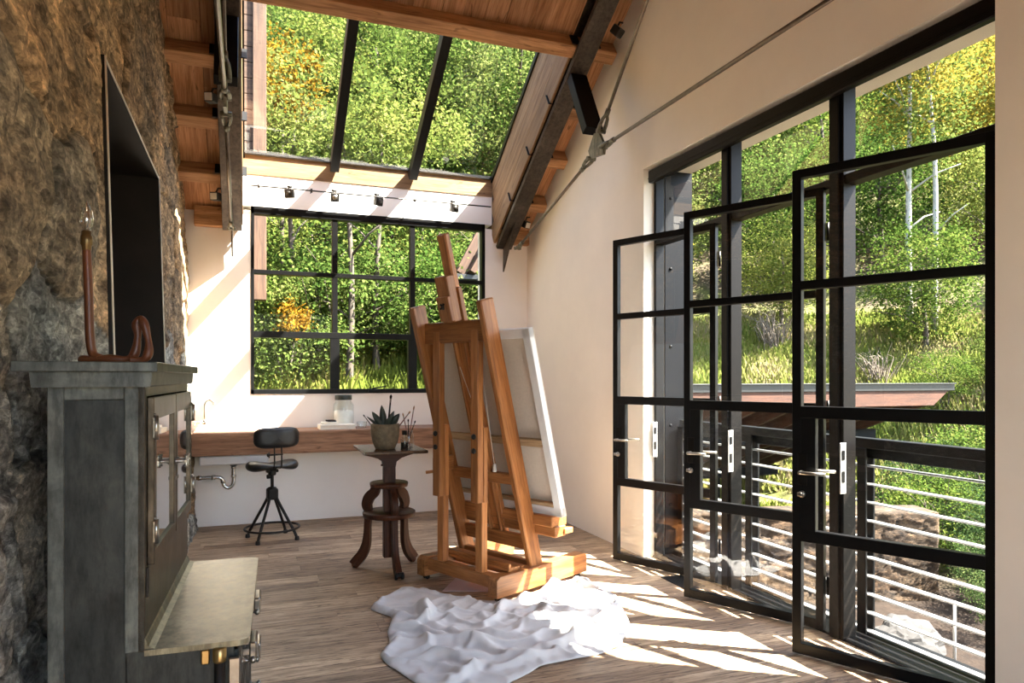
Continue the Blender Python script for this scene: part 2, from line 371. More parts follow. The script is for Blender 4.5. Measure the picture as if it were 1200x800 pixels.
# ------------------------------------------------------------------ drop cloth outline and folds (metres on the floor)
OUT = [(.70, 4.26), (.92, 4.55), (1.10, 4.50), (1.22, 4.34), (1.42, 4.16), (1.60, 4.14), (1.78, 4.20), (1.90, 4.28), (2.06, 4.36), (2.16, 4.22), (2.15, 4.02), (2.13, 3.80), (2.05, 3.56), (1.92, 3.33), (1.76, 3.20), (1.60, 3.16), (1.38, 3.14), (1.22, 3.05), (1.05, 2.98), (.88, 2.97), (.74, 3.12), (.655, 3.36), (.64, 3.56), (.73, 3.72), (.74, 3.90), (.78, 4.06)]
RID = [  # folds: points, height, half width
    ([(.76, 4.20), (.90, 3.95), (1.08, 3.72), (1.30, 3.58)], .055, .055), ([(.98, 4.16), (.97, 3.98), (.90, 3.84)], .10, .045),
    ([(.70, 3.66), (.86, 3.58), (1.05, 3.54), (1.25, 3.44), (1.45, 3.40)], .075, .06), ([(.70, 3.40), (.9, 3.38), (1.08, 3.30), (1.3, 3.24)], .06, .055),
    ([(1.12, 3.98), (1.08, 3.74), (1.10, 3.52), (1.22, 3.36)], .06, .05), ([(1.30, 3.90), (1.45, 3.66), (1.70, 3.50), (1.95, 3.50)], .05, .07),
    ([(1.22, 3.34), (1.50, 3.32), (1.75, 3.40), (2.0, 3.58), (2.10, 3.74)], .095, .06), ([(1.10, 3.16), (1.4, 3.24), (1.7, 3.28)], .05, .05),
    ([(1.80, 4.22), (1.86, 4.02), (1.92, 3.82)], .14, .055), ([(1.92, 4.20), (2.02, 4.02), (2.06, 3.82)], .09, .05), ([(1.62, 4.08), (1.66, 3.90), (1.60, 3.72)], .06, .055),
    ([(2.08, 4.28), (2.12, 4.06), (2.09, 3.84)], .085, .05), ([(1.46, 4.02), (1.34, 3.82), (1.18, 3.70)], .05, .05), ([(.84, 3.08), (.98, 3.16), (1.12, 3.28)], .06, .045), ([(1.62, 3.66), (1.84, 3.70), (2.02, 3.68)], .055, .06), ([(.80, 3.84), (.92, 3.74), (1.02, 3.62)], .055, .04)]
def segd(p, a, c):
    vx, vy = c[0] - a[0], c[1] - a[1]; L2 = vx * vx + vy * vy; t_ = max(0, min(1, ((p[0] - a[0]) * vx + (p[1] - a[1]) * vy) / L2))
    ex, ey = p[0] - a[0] - t_ * vx, p[1] - a[1] - t_ * vy; return math.hypot(ex, ey), t_, vx * ey - vy * ex
def cloth_h(x, y):
    wx = x + .03 * noise.noise(Vector((x * 6, y * 6, 1))); wy = y + .03 * noise.noise(Vector((x * 6, y * 6, 7)))
    hh = 0
    for (pts_, H_, w) in RID:
        best = 9; bt_ = 0; sd = 0; n = len(pts_) - 1
        for i in range(n):
            d, t_, s_ = segd((wx, wy), pts_[i], pts_[i + 1])
            if d < best: best = d; bt_ = (i + t_) / n; sd = s_
        ww = w * (1.55 if sd > 0 else .72)
        k = math.exp(-(best / ww) ** 1.45) * H_ * 1.15 * (.35 + .65 * math.sin(PI * min(1, max(0, bt_ * .9 + .05))))
        hh = max(hh, k) + .18 * min(hh, k)
    hh += .030 * (1 - abs(noise.noise(Vector((x * 4.2 + y * 2.4, y * 3.4 - x, 4))))) ** 5 + .014 * (1 - abs(noise.noise(Vector((x * 7 - y * 5, y * 9 + x * 3, 14))))) ** 4 + .004 * noise.noise(Vector((x * 14, y * 14, 2))) - .004
    return max(.004, hh)

# the sheet: folds roughed in along ridge lines, then settled by a short cloth simulation
def smooth_out(t_):
    n = len(OUT); i = int(t_) % n; f_ = t_ - int(t_); P_ = [Vector((*OUT[(i + k) % n], 0)) for k in (-1, 0, 1, 2)]
    return .5 * ((2 * P_[1]) + (P_[2] - P_[0]) * f_ + (2 * P_[0] - 5 * P_[1] + 4 * P_[2] - P_[3]) * f_ * f_ + (3 * P_[1] - P_[0] - 3 * P_[2] + P_[3]) * f_ ** 3)
EASEL_ANGLE = math.radians(25)
def settle_cloth(frames):
    poly = [smooth_out(i / 8) for i in range(len(OUT) * 8)]
    def inside(x, y):
        c = False
        for i in range(len(poly)):
            a, b_ = poly[i], poly[i - 1]
            if (a.y > y) != (b_.y > y) and x < (b_.x - a.x) * (y - a.y) / (b_.y - a.y) + a.x: c = not c
        return c
    cells = {}; pos = []
    for j in range(86):
        for i in range(80):
            x, y = .60 + .02 * i, 2.92 + .02 * j
            if inside(x, y): cells[(i, j)] = len(pos); pos.append((x, y))
    quads = [(cells[(i, j)], cells[(i + 1, j)], cells[(i + 1, j + 1)], cells[(i, j + 1)]) for (i, j) in cells if (i + 1, j) in cells and (i, j + 1) in cells and (i + 1, j + 1) in cells]
    used = sorted({v for f in quads for v in f}); again = {v: k for k, v in enumerate(used)}
    quads = [tuple(again[v] for v in f) for f in quads]; pos = [pos[v] for v in used]
    count = {}
    for f in quads:
        for k in range(4): e = tuple(sorted((f[k], f[(k + 1) % 4]))); count[e] = count.get(e, 0) + 1
    rim = {v for e, c in count.items() if c == 1 for v in e}
    start = [(x, y, .010 + 1.0 * cloth_h(x, y) * (0 if i in rim else 1)) for i, (x, y) in enumerate(pos)]
    me = bpy.data.meshes.new('sheet'); me.from_pydata(start, [], quads); ob = bpy.data.objects.new('sheet', me); COL.objects.link(ob)
    pins = ob.vertex_groups.new(name='pin')
    for v in rim: pins.add([v], .2, 'REPLACE')
    for i, (x, y) in enumerate(pos):
        dx, dy = x - 1.267, y - 4.425
        along = dx * math.cos(EASEL_ANGLE) + dy * math.sin(EASEL_ANGLE); side = -dx * math.sin(EASEL_ANGLE) + dy * math.cos(EASEL_ANGLE)
        if -.06 < along < .95 and side > -.44: pins.add([i], 1.0, 'REPLACE'); me.vertices[i].co.z = .010
    loose = ob.vertex_groups.new(name='loose'); rim_pos = [pos[v] for v in rim]
    for i, (x, y) in enumerate(pos):
        d = min(math.hypot(x - p[0], y - p[1]) for p in rim_pos); loose.add([i], max(0, min(1, (d + .02) / .14)), 'REPLACE')
    m = ob.modifiers.new('cloth', 'CLOTH'); s = m.settings
    s.vertex_group_shrink = 'loose'; s.shrink_min = -.10; s.shrink_max = -.5
    s.quality = 10; s.mass = .25; s.tension_stiffness = 25; s.compression_stiffness = 25; s.shear_stiffness = 12; s.bending_stiffness = .03
    s.air_damping = 1.0; s.tension_damping = 10; s.bending_damping = .6; s.vertex_group_mass = 'pin'; s.pin_stiffness = 1
    q = m.collision_settings; q.use_self_collision = True; q.self_distance_min = .006; q.distance_min = .004; q.collision_quality = 4; q.self_friction = 8
    base = bpy.data.meshes.new('base'); base.from_pydata([(-3, 0, 0), (5, 0, 0), (5, 8, 0), (-3, 8, 0)], [], [(0, 1, 2, 3)])
    fl = bpy.data.objects.new('base', base); COL.objects.link(fl); fl.modifiers.new('collide', 'COLLISION'); fl.collision.cloth_friction = 30; fl.collision.thickness_outer = .004
    m.point_cache.frame_end = frames + 1; scn.frame_end = frames + 1
    for f in range(1, frames + 1): scn.frame_set(f)
    ev = ob.evaluated_get(bpy.context.evaluated_depsgraph_get()).to_mesh(); out = [Vector(v.co) for v in ev.vertices]
    if len(out) != len(start) or max(v.z for v in out) > .25: out = [Vector(v) for v in start]
    near = {v: [] for v in rim}
    for e, c in count.items():
        if c == 1: near[e[0]].append(e[1]); near[e[1]].append(e[0])
    for _ in range(6):
        nxt = {v: out[v] * .4 + (out[near[v][0]] + out[near[v][1]]) * .3 for v in rim if len(near[v]) == 2}
        for v, p in nxt.items(): out[v] = p
    bpy.data.objects.remove(ob); bpy.data.objects.remove(fl); scn.frame_set(1); scn.frame_end = 250
    return [(v.x, v.y, max(.001, v.z - .003)) for v in out], quads
sheet_verts, sheet_quads = settle_cloth(70)

# floor: wide boards running along X
b = MB(); y = -1.2; k = 0
while y < 7.45:
    w = random.choice((.135, .15, .165, .18)); x = -1.05 - random.uniform(0, 1.5)
    while x < 3.05:
        L = random.uniform(1.1, 2.6); x1 = min(x + L, 3.05)
        if x1 > -1.05: b.bx(max(x, -1.05), x1 - .0015, y, min(y + w, 7.45) - .002, -.03, 0, .0015, 0)
        x += L
    y += w
struct(b.build('floor', 'floor'), 'weathered grey brown wide plank floor', 'floor')
b = MB(); b.bx(-1.05, 3.3, -1.3, 7.4, -.35, -.031, 0)
struct(b.build('trim_8', 'black'), 'dark slab edge under the plank floor', 'slab')

# back wall round its window
WX0, WX1, WZ0, WZ1 = .03, 2.385, 1.235, 3.035
b = MB()
b.bx(-1.05, WX0, YB, 7.4, -.3, 2.99, 0); b.bx(WX1, 3.3, YB, 7.4, -.3, 2.99, 0)
b.bx(WX0, WX1, YB, 7.4, -.3, WZ0, 0); b.bx(SKX0, SKX1, YB, 7.4, WZ1, 3.36, 0)
struct(b.build('wall_back', 'plaster_white'), 'white plaster end wall holding the black grid window', 'wall')
# right gable wall round the door opening
OY0, OY1, OZ = 2.0, 4.735, 3.01
def sloped(b, y0, y1, z0a, z0b, x0, x1):
    rise = lambda y: 3.2 + SL * (YB - y) if y > YRID else 3.2 + SL * (YB - YRID) - SL * (YRID - y)
    b.add([(x0, y0, z0a), (x0, y1, z0b), (x0, y1, rise(y1)), (x0, y0, rise(y0)), (x1, y0, z0a), (x1, y1, z0b), (x1, y1, rise(y1)), (x1, y0, rise(y0))],
          [(0, 1, 2, 3), (7, 6, 5, 4), (0, 4, 5, 1), (1, 5, 6, 2), (2, 6, 7, 3), (3, 7, 4, 0)])
b = MB()
sloped(b, YF, OY0, -.3, -.3, XR, 3.3); sloped(b, OY1, 7.16, -.3, -.3, XR, 3.3)
sloped(b, OY0, YRID, OZ, OZ, XR, 3.04); sloped(b, YRID, OY1, OZ, OZ, XR, 3.04)
sloped(b, OY0, YRID, OZ + .005, OZ + .005, 3.04, 3.3); sloped(b, YRID, OY1, OZ + .005, OZ + .005, 3.04, 3.3)
struct(b.build('wall_right', 'plaster'), 'warm off-white plaster gable wall with the wide door opening', 'wall')
# wall behind the camera, with an unseen opening added to let in fill daylight
b = MB()
b.bx(-1.05, -.40, YF - .2, YF, -.3, 3.2, 0); b.bx(1.7, 3.3, YF - .2, YF, -.3, 3.2, 0)
b.bx(-.40, 1.70, YF - .2, YF, -.3, .0, 0); b.bx(-.40, 1.70, YF - .2, YF, 2.9, 3.2, 0)
struct(b.build('wall_front', 'plaster'), 'plaster wall behind the viewer with a large opening added for fill daylight', 'wall')

# ceiling boards, roof build-up, purlins
b = MB(); x = -1.05; rv = (0, 1, -SL)
while x < 2.874:
    w = random.choice((.17, .2, .22)); x1 = min(x + w, 2.874)
    ytop = YRID
    def board(ya, yb):
        if yb - ya < .02: return
        za, zb = zpl(ya) + .012, zpl(yb) + .012
        b.beam(((x + x1) / 2, ya, za), ((x + x1) / 2, yb, zb), x1 - x - .003, .024, (0, SL, 1), .002)
    cut = random.uniform(3.6, 4.9)
    if x1 > SKX0 + .02 and x < SKX1 - .02:
        board(YRID, cut); board(cut, SKY0)
    else:
        c2 = random.uniform(5.3, 6.3); board(YRID, cut); board(cut, c2); board(c2, YB)
    zr = zpl(YRID) + .012; zf = zr - SL * (YRID - YF)
    for (ya, yb) in ((YRID, YF),):
        b.beam(((x + x1) / 2, ya, zr - SL * (YRID - ya)), ((x + x1) / 2, yb, zr - SL * (YRID - yb)), x1 - x - .003, .024, (0, -SL, 1), .002)
    x = x1
struct(b.build('ceiling', 'barn'), 'reddish reclaimed board ceiling sloping down to the back wall', 'ceiling')
b = MB()
def slab(x0, x1, ya, yb, lift0, lift1):
    f = lambda y, l: (zpl(y) if y >= YRID else zpl(YRID) - SL * (YRID - y)) + l
    b.add([(x0, ya, f(ya, lift0)), (x1, ya, f(ya, lift0)), (x1, yb, f(yb, lift0)), (x0, yb, f(yb, lift0)),
           (x0, ya, f(ya, lift1)), (x1, ya, f(ya, lift1)), (x1, yb, f(yb, lift1)), (x0, yb, f(yb, lift1))],
          [(0, 1, 2, 3), (7, 6, 5, 4), (0, 4, 5, 1), (1, 5, 6, 2), (2, 6, 7, 3), (3, 7, 4, 0)])
slab(-1.05, SKX0 - .026, YRID, 7.45, .03, .56); slab(SKX1 + .026, 3.34, YRID, 7.45, .03, .56)
slab(SKX0 - .026, SKX1 + .026, YRID, SKY0 - .026, .03, .56); slab(-1.05, 3.34, YF - .3, YRID, .03, .56)
struct(b.build('trim_1', 'cedar'), 'thick roof build-up above the ceiling boards', 'roof')

# skylight well lining
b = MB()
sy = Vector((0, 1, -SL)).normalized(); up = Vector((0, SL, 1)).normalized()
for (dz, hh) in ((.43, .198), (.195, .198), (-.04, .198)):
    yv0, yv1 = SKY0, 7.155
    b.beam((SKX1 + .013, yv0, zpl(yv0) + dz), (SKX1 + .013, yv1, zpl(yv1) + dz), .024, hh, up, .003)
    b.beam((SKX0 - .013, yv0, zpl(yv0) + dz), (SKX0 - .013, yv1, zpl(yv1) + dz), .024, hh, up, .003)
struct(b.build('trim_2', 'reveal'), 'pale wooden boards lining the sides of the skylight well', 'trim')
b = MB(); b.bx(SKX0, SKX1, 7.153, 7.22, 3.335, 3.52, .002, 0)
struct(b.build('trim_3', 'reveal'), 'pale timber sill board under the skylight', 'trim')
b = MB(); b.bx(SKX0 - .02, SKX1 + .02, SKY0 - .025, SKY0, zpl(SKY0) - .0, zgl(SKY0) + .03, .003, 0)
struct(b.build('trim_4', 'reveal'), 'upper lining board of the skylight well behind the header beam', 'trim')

# purlins
def purlin(x0, x1, yfar, label):
    """far bottom edge at yfar; section .115 along the slope x .15 deep"""
    c = Vector((0, yfar, zpur(yfar))) - sy * .0575 + up * .0692
    bb = MB(); bb.beam((x0, c.y, c.z), (x1, c.y, c.z), .115, .138, up, .006)
    return tag(bb.build('purlin', 'purlin'), label, 'beam', 'rough timber purlins under the ceiling')
TL, TR, HW = -.134, 2.58, .012
def tri(yy, lab):
    purlin(-.60, TL - HW, yy, 'short left end of %s' % lab); purlin(TL + HW, TR - HW, yy, 'long middle length of %s' % lab); purlin(TR + HW, 2.87, yy, 'short right end of %s' % lab)
tri(5.23, 'the rough timber purlin at the skylight head')
for i, yy in enumerate((4.745, 4.26, 3.775)):
    tri(yy, 'the %s timber purlin above the skylight head' % ('first', 'second', 'third')[i])
names = ['topmost', 'middle', 'lowest']
for i, yy in enumerate((5.715, 6.19, 6.68)):
    purlin(-.60, TL - HW, yy, '%s short timber purlin between the stone wall and the left steel rafter' % names[i])
    purlin(TR + HW, 2.87, yy, '%s short timber purlin stub between right steel rafter and plaster wall' % names[i])
b = MB(); b.bx(-.46, SKX0 - .03, 7.06, 7.155, 2.80, 2.98, .005, 0)
tag(b.build('wall_plate', 'purlin'), 'timber wall plate at the ceiling corner beside left rafter foot', 'beam')
b = MB(); b.bx(SKX1 + .05, 2.87, 7.08, 7.155, 2.83, 2.98, .005, 0)
tag(b.build('wall_plate', 'purlin'), 'short timber wall plate at the corner behind right rafter foot', 'beam')

# skylight window
sk = empty('window_1', (0, 0, 0)); struct(sk, 'sloping skylight glazed in three panes between dark bars', 'skylight')
for x in (.805, 1.59):
    bb = MB(); bb.beam((x, SKY0, zgl(SKY0) - .055), (x, 7.13, zgl(7.13) - .055), .085, .115, up, .003)
    bb.build('mullion', 'black', sk)
bb = MB()
for x in (SKX0 - .005, SKX1 + .005): bb.beam((x, SKY0, zgl(SKY0) + .01), (x, 7.3, zgl(7.3) + .01), .04, .05, up, .002)
bb.bx(SKX0, SKX1, 7.135, 7.2, 3.52, 3.55, .002)
bb.build('frame', 'black', sk)
for (x0, x1) in ((SKX0, .805), (.805, 1.59), (1.59, SKX1)):
    bb = MB(); y0, y1 = SKY0 - .02, 7.3
    bb.add([(x0 + .005, y0, zgl(y0) + .005), (x1 - .005, y0, zgl(y0) + .005), (x1 - .005, y1, zgl(y1) + .005), (x0 + .005, y1, zgl(y1) + .005)], [(0, 1, 2, 3)])
    bb.build('pane', 'skyglass', sk)

# back window
wn = empty('window_2', (0, 0, 0)); struct(wn, 'black steel grid window of nine panes in the white end wall', 'window')
fy0, fy1 = 7.15, 7.235
bb = MB(); bb.bx(WX0, WX1, fy0, fy1, WZ1 - .075, WZ1, .003); bb.bx(WX0, WX1, fy0, fy1, WZ0, WZ0 + .045, .003)
bb.bx(WX0, WX0 + .03, fy0, fy1, WZ0, WZ1, .003); bb.bx(WX1 - .035, WX1, fy0, fy1, WZ0, WZ1, .003)
bb.build('frame', 'black', wn)
cx = [WX0 + .03, .815, 1.6, WX1 - .035]; rz = [WZ0 + .045, 1.81, 2.41, WZ1 - .075]
for x in cx[1:3]:
    bb = MB(); bb.bx(x - .026, x + .026, fy0 + .01, fy1, 1.81, rz[3], .002); bb.bx(x - .045, x + .045, fy0 + .01, fy1, rz[0], 1.81, .002)
    bb.build('mullion', 'black', wn)
for (z, hh) in ((1.81, .03), (2.41, .02)):
    bb = MB(); bb.bx(cx[0], cx[3], fy0 + .008, fy1, z - hh, z + hh, .002); bb.build('glazing_bar', 'black', wn)
for i in range(3):
    for j in range(3):
        bb = MB(); y = 7.2
        bb.add([(cx[i], y, rz[j]), (cx[i + 1], y, rz[j]), (cx[i + 1], y, rz[j + 1]), (cx[i], y, rz[j + 1])], [(0, 1, 2, 3)])
        bb.build('pane', 'winglass', wn)
bb = MB(); bb.bx(1.14, 1.26, 7.125, 7.15, 1.245, 1.27, .003); bb.tube([(1.17, 7.13, 1.27), (1.18, 7.11, 1.285), (1.31, 7.1, 1.305)], .007, 8)
bb.build('casement_stay', 'black', wn)

# ------------------------------------------------------------------ door wall: frame, pelmet, leaves, railing
FX = 2.985
dw = empty('window_3', (0, 0, 0)); struct(dw, 'black steel door frame with transom lights in the right wall', 'door frame')
bb = MB()
bb.bx(2.965, 3.06, OY0, OY0 + .04, 0, OZ, .003); bb.bx(2.965, 3.04, OY1 - .03, OY1, 0, OZ, .003)
bb.bx(2.965, 3.05, OY0, OY1, OZ - .06, OZ, .003)
bb.build('frame', 'black', dw)
MUL = (2.915, 3.84)
for y in MUL:
    bb = MB(); bb.bx(2.955, 3.045, y - .05, y + .05, 0, OZ - .03, .004); bb.bx(2.94, 2.96, y - .03, y + .03, 0, OZ - .03, .003)
    bb.build('mullion', 'pelmet', dw)
bb = MB(); bb.bx(2.965, 3.05, OY0 + .04, OY1 - .03, 2.425, 2.475, .003); bb.build('transom', 'pelmet', dw)
bb = MB(); bb.bx(2.955, 3.12, OY0, OY1, -.025, .012, .004); bb.build('threshold', 'black', dw)
ys = [OY0 + .04, MUL[0], MUL[1], OY1 - .03]
for i in range(3):
    bb = MB(); bb.add([(3.01, ys[i], 2.47), (3.01, ys[i + 1], 2.47), (3.01, ys[i + 1], OZ - .05), (3.01, ys[i], OZ - .05)], [(0, 1, 2, 3)])
    bb.build('transom_pane', 'glass', dw)
for y in (MUL[0] - .048, MUL[1] - .048, OY1 - .033):
    bb = MB(); bb.bx(2.935, 2.975, y - .004, y + .004, .78, 1.05, .002); sp = bb.build('strike_plate', 'slat', dw, label='pale metal strike plate')
    bb = MB(); bb.bx(2.945, 2.962, y - .0075, y - .0045, .96, 1.01, 0); bb.bx(2.945, 2.962, y - .0075, y - .0045, .84, .90, 0); bb.build('slot', 'black', sp)
b = MB(); b.bx(2.885, 2.932, OY0 + .005, OY1 - .045, 2.890, 2.985, .006); b.bx(2.882, 2.9, OY0 + .006, OY1 - .046, 2.92, 2.925, 0)
tag(b.build('roller_blind_cassette', 'pelmet'), 'long dark bronze blind cassette under the head of the door opening', 'blind')

def door(n, hinge_y, free, label):
    hx = 2.968; dx, dy = free[0] - hx, free[1] - hinge_y
    L = math.hypot(dx, dy); a = math.atan2(dy, dx)
    d = empty('door_%d' % n, (hx, hinge_y, 0), a); struct(d, label, 'door')
    T = .02
    Z = [.012, .607, 1.224, 1.858, 2.44]
    bb = MB()
    bb.bx(0, .042, -T, T, Z[0], Z[4], .002); bb.bx(L - .045, L, -T, T, Z[0], Z[4], .002)
    bb.bx(.04, L - .04, -T, T, Z[4] - .045, Z[4], .002); bb.bx(.04, L - .04, -T, T, Z[0], Z[0] + .055, .002)
    bb.build('frame', 'black', d)
    for z in Z[1:4]:
        w = .022 if z > 1.5 else .03
        bb = MB(); bb.bx(.04, L - .04, -T, T, z - w, z + w, .002); bb.build('glazing_bar', 'black', d)
    bb = MB(); bb.bx(L - .115, L - .043, -T * .95, T * .95, Z[1] + .02, Z[2] - .02, .002); bb.build('lock_panel', 'black', d)
    for i in range(4):
        x1 = L - (.115 if i == 1 else .045)
        bb = MB(); bb.add([(.042, 0, Z[i] + .02), (x1, 0, Z[i] + .02), (x1, 0, Z[i + 1] - .02), (.042, 0, Z[i + 1] - .02)], [(0, 1, 2, 3)])
        bb.build('pane', 'glass', d)
    for s in (-1, 1):
        y = s * T
        bb = MB(); bb.bx(L - .075, L - .03, y - .004, y + .004, .86, 1.02, .002); pl = bb.build('backplate', 'pelmet', d)
        hb = MB(); hb.tube([(L - .052, y, .925), (L - .052, y + s * .04, .925)], .01, 10)
        hb.tube([(L - .052, y + s * .042, .925), (L - .065, y + s * .05, .926), (L - .18, y + s * .05, .928)], [.0095, .0095, .007], 10)
        hb.build('lever', 'nickel', pl, label='grey metal lever handle')
        hb = MB(); hb.lathe([(.017, 0), (.017, .01), (.012, .014)], n=14, mat=Matrix.Translation((L - .052, y, .815)) @ Matrix.Rotation(-s * PI / 2, 4, 'X'))
        hb.tube([(L - .052, y + s * .012, .815), (L - .052, y + s * .034, .815)], .008, 8); hb.bx(L - .064, L - .04, y + s * .034, y + s * .04, .808, .828, .003)
        hb.build('thumb_turn', 'nickel', d, label='small metal thumb turn')
    for z in (.25, 1.22, 2.2):
        hb = MB(); hb.tube([(-.008, -T - .004, z - .05), (-.008, -T - .004, z + .05)], .009, 10); hb.build('hinge', 'black', d)
    return d
door(1, 3.955, (2.626, 4.751), 'open steel and glass door leaf farthest from the viewer, nearest the easel')
door(2, 3.005, (2.60, 3.784), 'middle one of the three open steel and glass door leaves')
door(3, 2.055, (2.592, 2.83), 'open steel and glass door leaf nearest the viewer, at the right')

# steel cladding on the outer jamb and juliet railing
b = MB(); b.bx(3.06, 3.31, OY1 - .012, OY1 + .01, -.1, 3.03, .002)
for z in (.4, 1.02, 1.638, 2.248, 2.8): b.lathe([(.012, 0), (.012, .008), (.004, .011)], n=10, mat=Matrix.Translation((3.11, OY1 - .012, z)) @ Matrix.Rotation(PI / 2, 4, 'X'))
struct(b.build('trim_5', 'panel'), 'blue grey steel panel with bolts lining the far outer jamb', 'trim')
b = MB(); b.bx(3.12, 3.31, OY0, OY1, -.1, -.012, .004)
struct(b.build('trim_6', 'rail'), 'grey steel sill under the railing outside the doors', 'trim')
rl = empty('balcony_railing', (3.2, 3.3, -.012)); tag(rl, 'grey steel railing with ten flat pale slats across the open doors', 'railing')
def rbox(x0, x1, y0, y1, z0, z1): return MB().bx(x0 - 3.2, x1 - 3.2, y0 - 3.3, y1 - 3.3, z0 + .012, z1 + .012, .003)
rbox(3.17, 3.235, 2.03, 4.69, 1.01, 1.064).build('top_rail', 'rail', rl)
rbox(3.222, 3.228, 2.03, 4.69, .95, 1.012).build('fascia_plate', 'rail', rl)
for i in range(10):
    z = .911 - i * .1007
    rbox(3.18, 3.222, 2.04, 4.685, z - .004, z + .005).build('slat', 'slat', rl)
for y in (2.035, 2.945, 3.88, 4.68):
    rbox(3.165, 3.18, y - .03, y + .03, -.012, 1.01).build('post', 'rail', rl)
    rbox(3.222, 3.237, y - .03, y + .03, -.012, 1.01).build('post', 'rail', rl)

# floor grille
b = MB(); b.bx(2.70, 2.86, 3.93, 4.22, -.002, .006, .001)
for i in range(9): b.bx(2.715 + i * .016, 2.721 + i * .016, 3.95, 4.2, .004, .009, 0)
tag(b.build('floor_grille', 'mat'), 'small black metal floor grille beside the middle door leaf', 'grille')

# ------------------------------------------------------------------ stone wall with recess
def stone_base(y, z): return -.46 - .03 * max(0, z - .3) - .055 * (1 - sstep(2.6, 3.2, y)) * (1 - sstep(1.4, 2.0, z))
NY0, NY1, NZ0, NZ1 = 3.09, 4.85, 1.2, 2.64
PAL = [(0.3398, 0.2676, 0.1873), (0.3965, 0.3191, 0.2327), (0.2832, 0.2316, 0.1703), (0.4154, 0.3499, 0.2668), (0.2643, 0.2213, 0.1703), (0.3776, 0.2933, 0.1987), (0.3210, 0.2676, 0.2100)]
PALG = [(0.2772, 0.3313, 0.3786), (0.3624, 0.4113, 0.4518), (0.2239, 0.2685, 0.3175), (0.4051, 0.4227, 0.4213), (0.3091, 0.3770, 0.4518)]  # greys for low stones: partly the stone, partly cool daylight put into the colour
class Cells:
    """irregular stones: jittered lattice with rows of differing height"""
    def __init__(s, seed, rowh, wid, y0, y1, z0, z1, pal):
        rnd = random.Random(seed); s.p = []; z = z0
        s.grid = {}
        while z < z1:
            hgt = rnd.choice(rowh); y = y0 - rnd.uniform(0, .4)
            while y < y1:
                w = rnd.choice(wid); c = (y + w / 2, z + hgt / 2 + rnd.uniform(-.08, .08), w, hgt * rnd.uniform(.85, 1.2), rnd.uniform(-.03, .03), pal(rnd, y, z), rnd.uniform(-.25, .25), rnd.uniform(-.12, .12))
                s.p.append(c); y += w
            z += hgt
        for i, c in enumerate(s.p):
            for a in range(int((c[0] - 1.3) // .5), int((c[0] + 1.3) // .5) + 1):
                for q in range(int((c[1] - .9) // .5), int((c[1] + .9) // .5) + 1): s.grid.setdefault((a, q), []).append(c)
    def at(s, y, z):
        f1 = f2 = 9; best = None
        for c in s.grid.get((int(y // .5), int(z // .5)), ()):
            dy = y - c[0]; dz = z - c[1] - dy * c[6]
            d = (abs(dy) / c[2]) ** 2.6 + (abs(dz) / c[3]) ** 2.6
            if d < f1: f2 = f1; f1 = d; best = c
            elif d < f2: f2 = d
        return f1 ** .385, f2 ** .385, best
def pal_wall(rnd, y, z):
    if 1.15 < z < 1.75 and y < 2.7: return rnd.choice([(.27, .26, .22), (.31, .28, .225), (.24, .235, .21)])
    p = .85 if z < 1.2 else .02  # low stones mostly take the greys tinted with cool daylight
    return rnd.choice(PALG) if rnd.random() < p else rnd.choice(PAL)
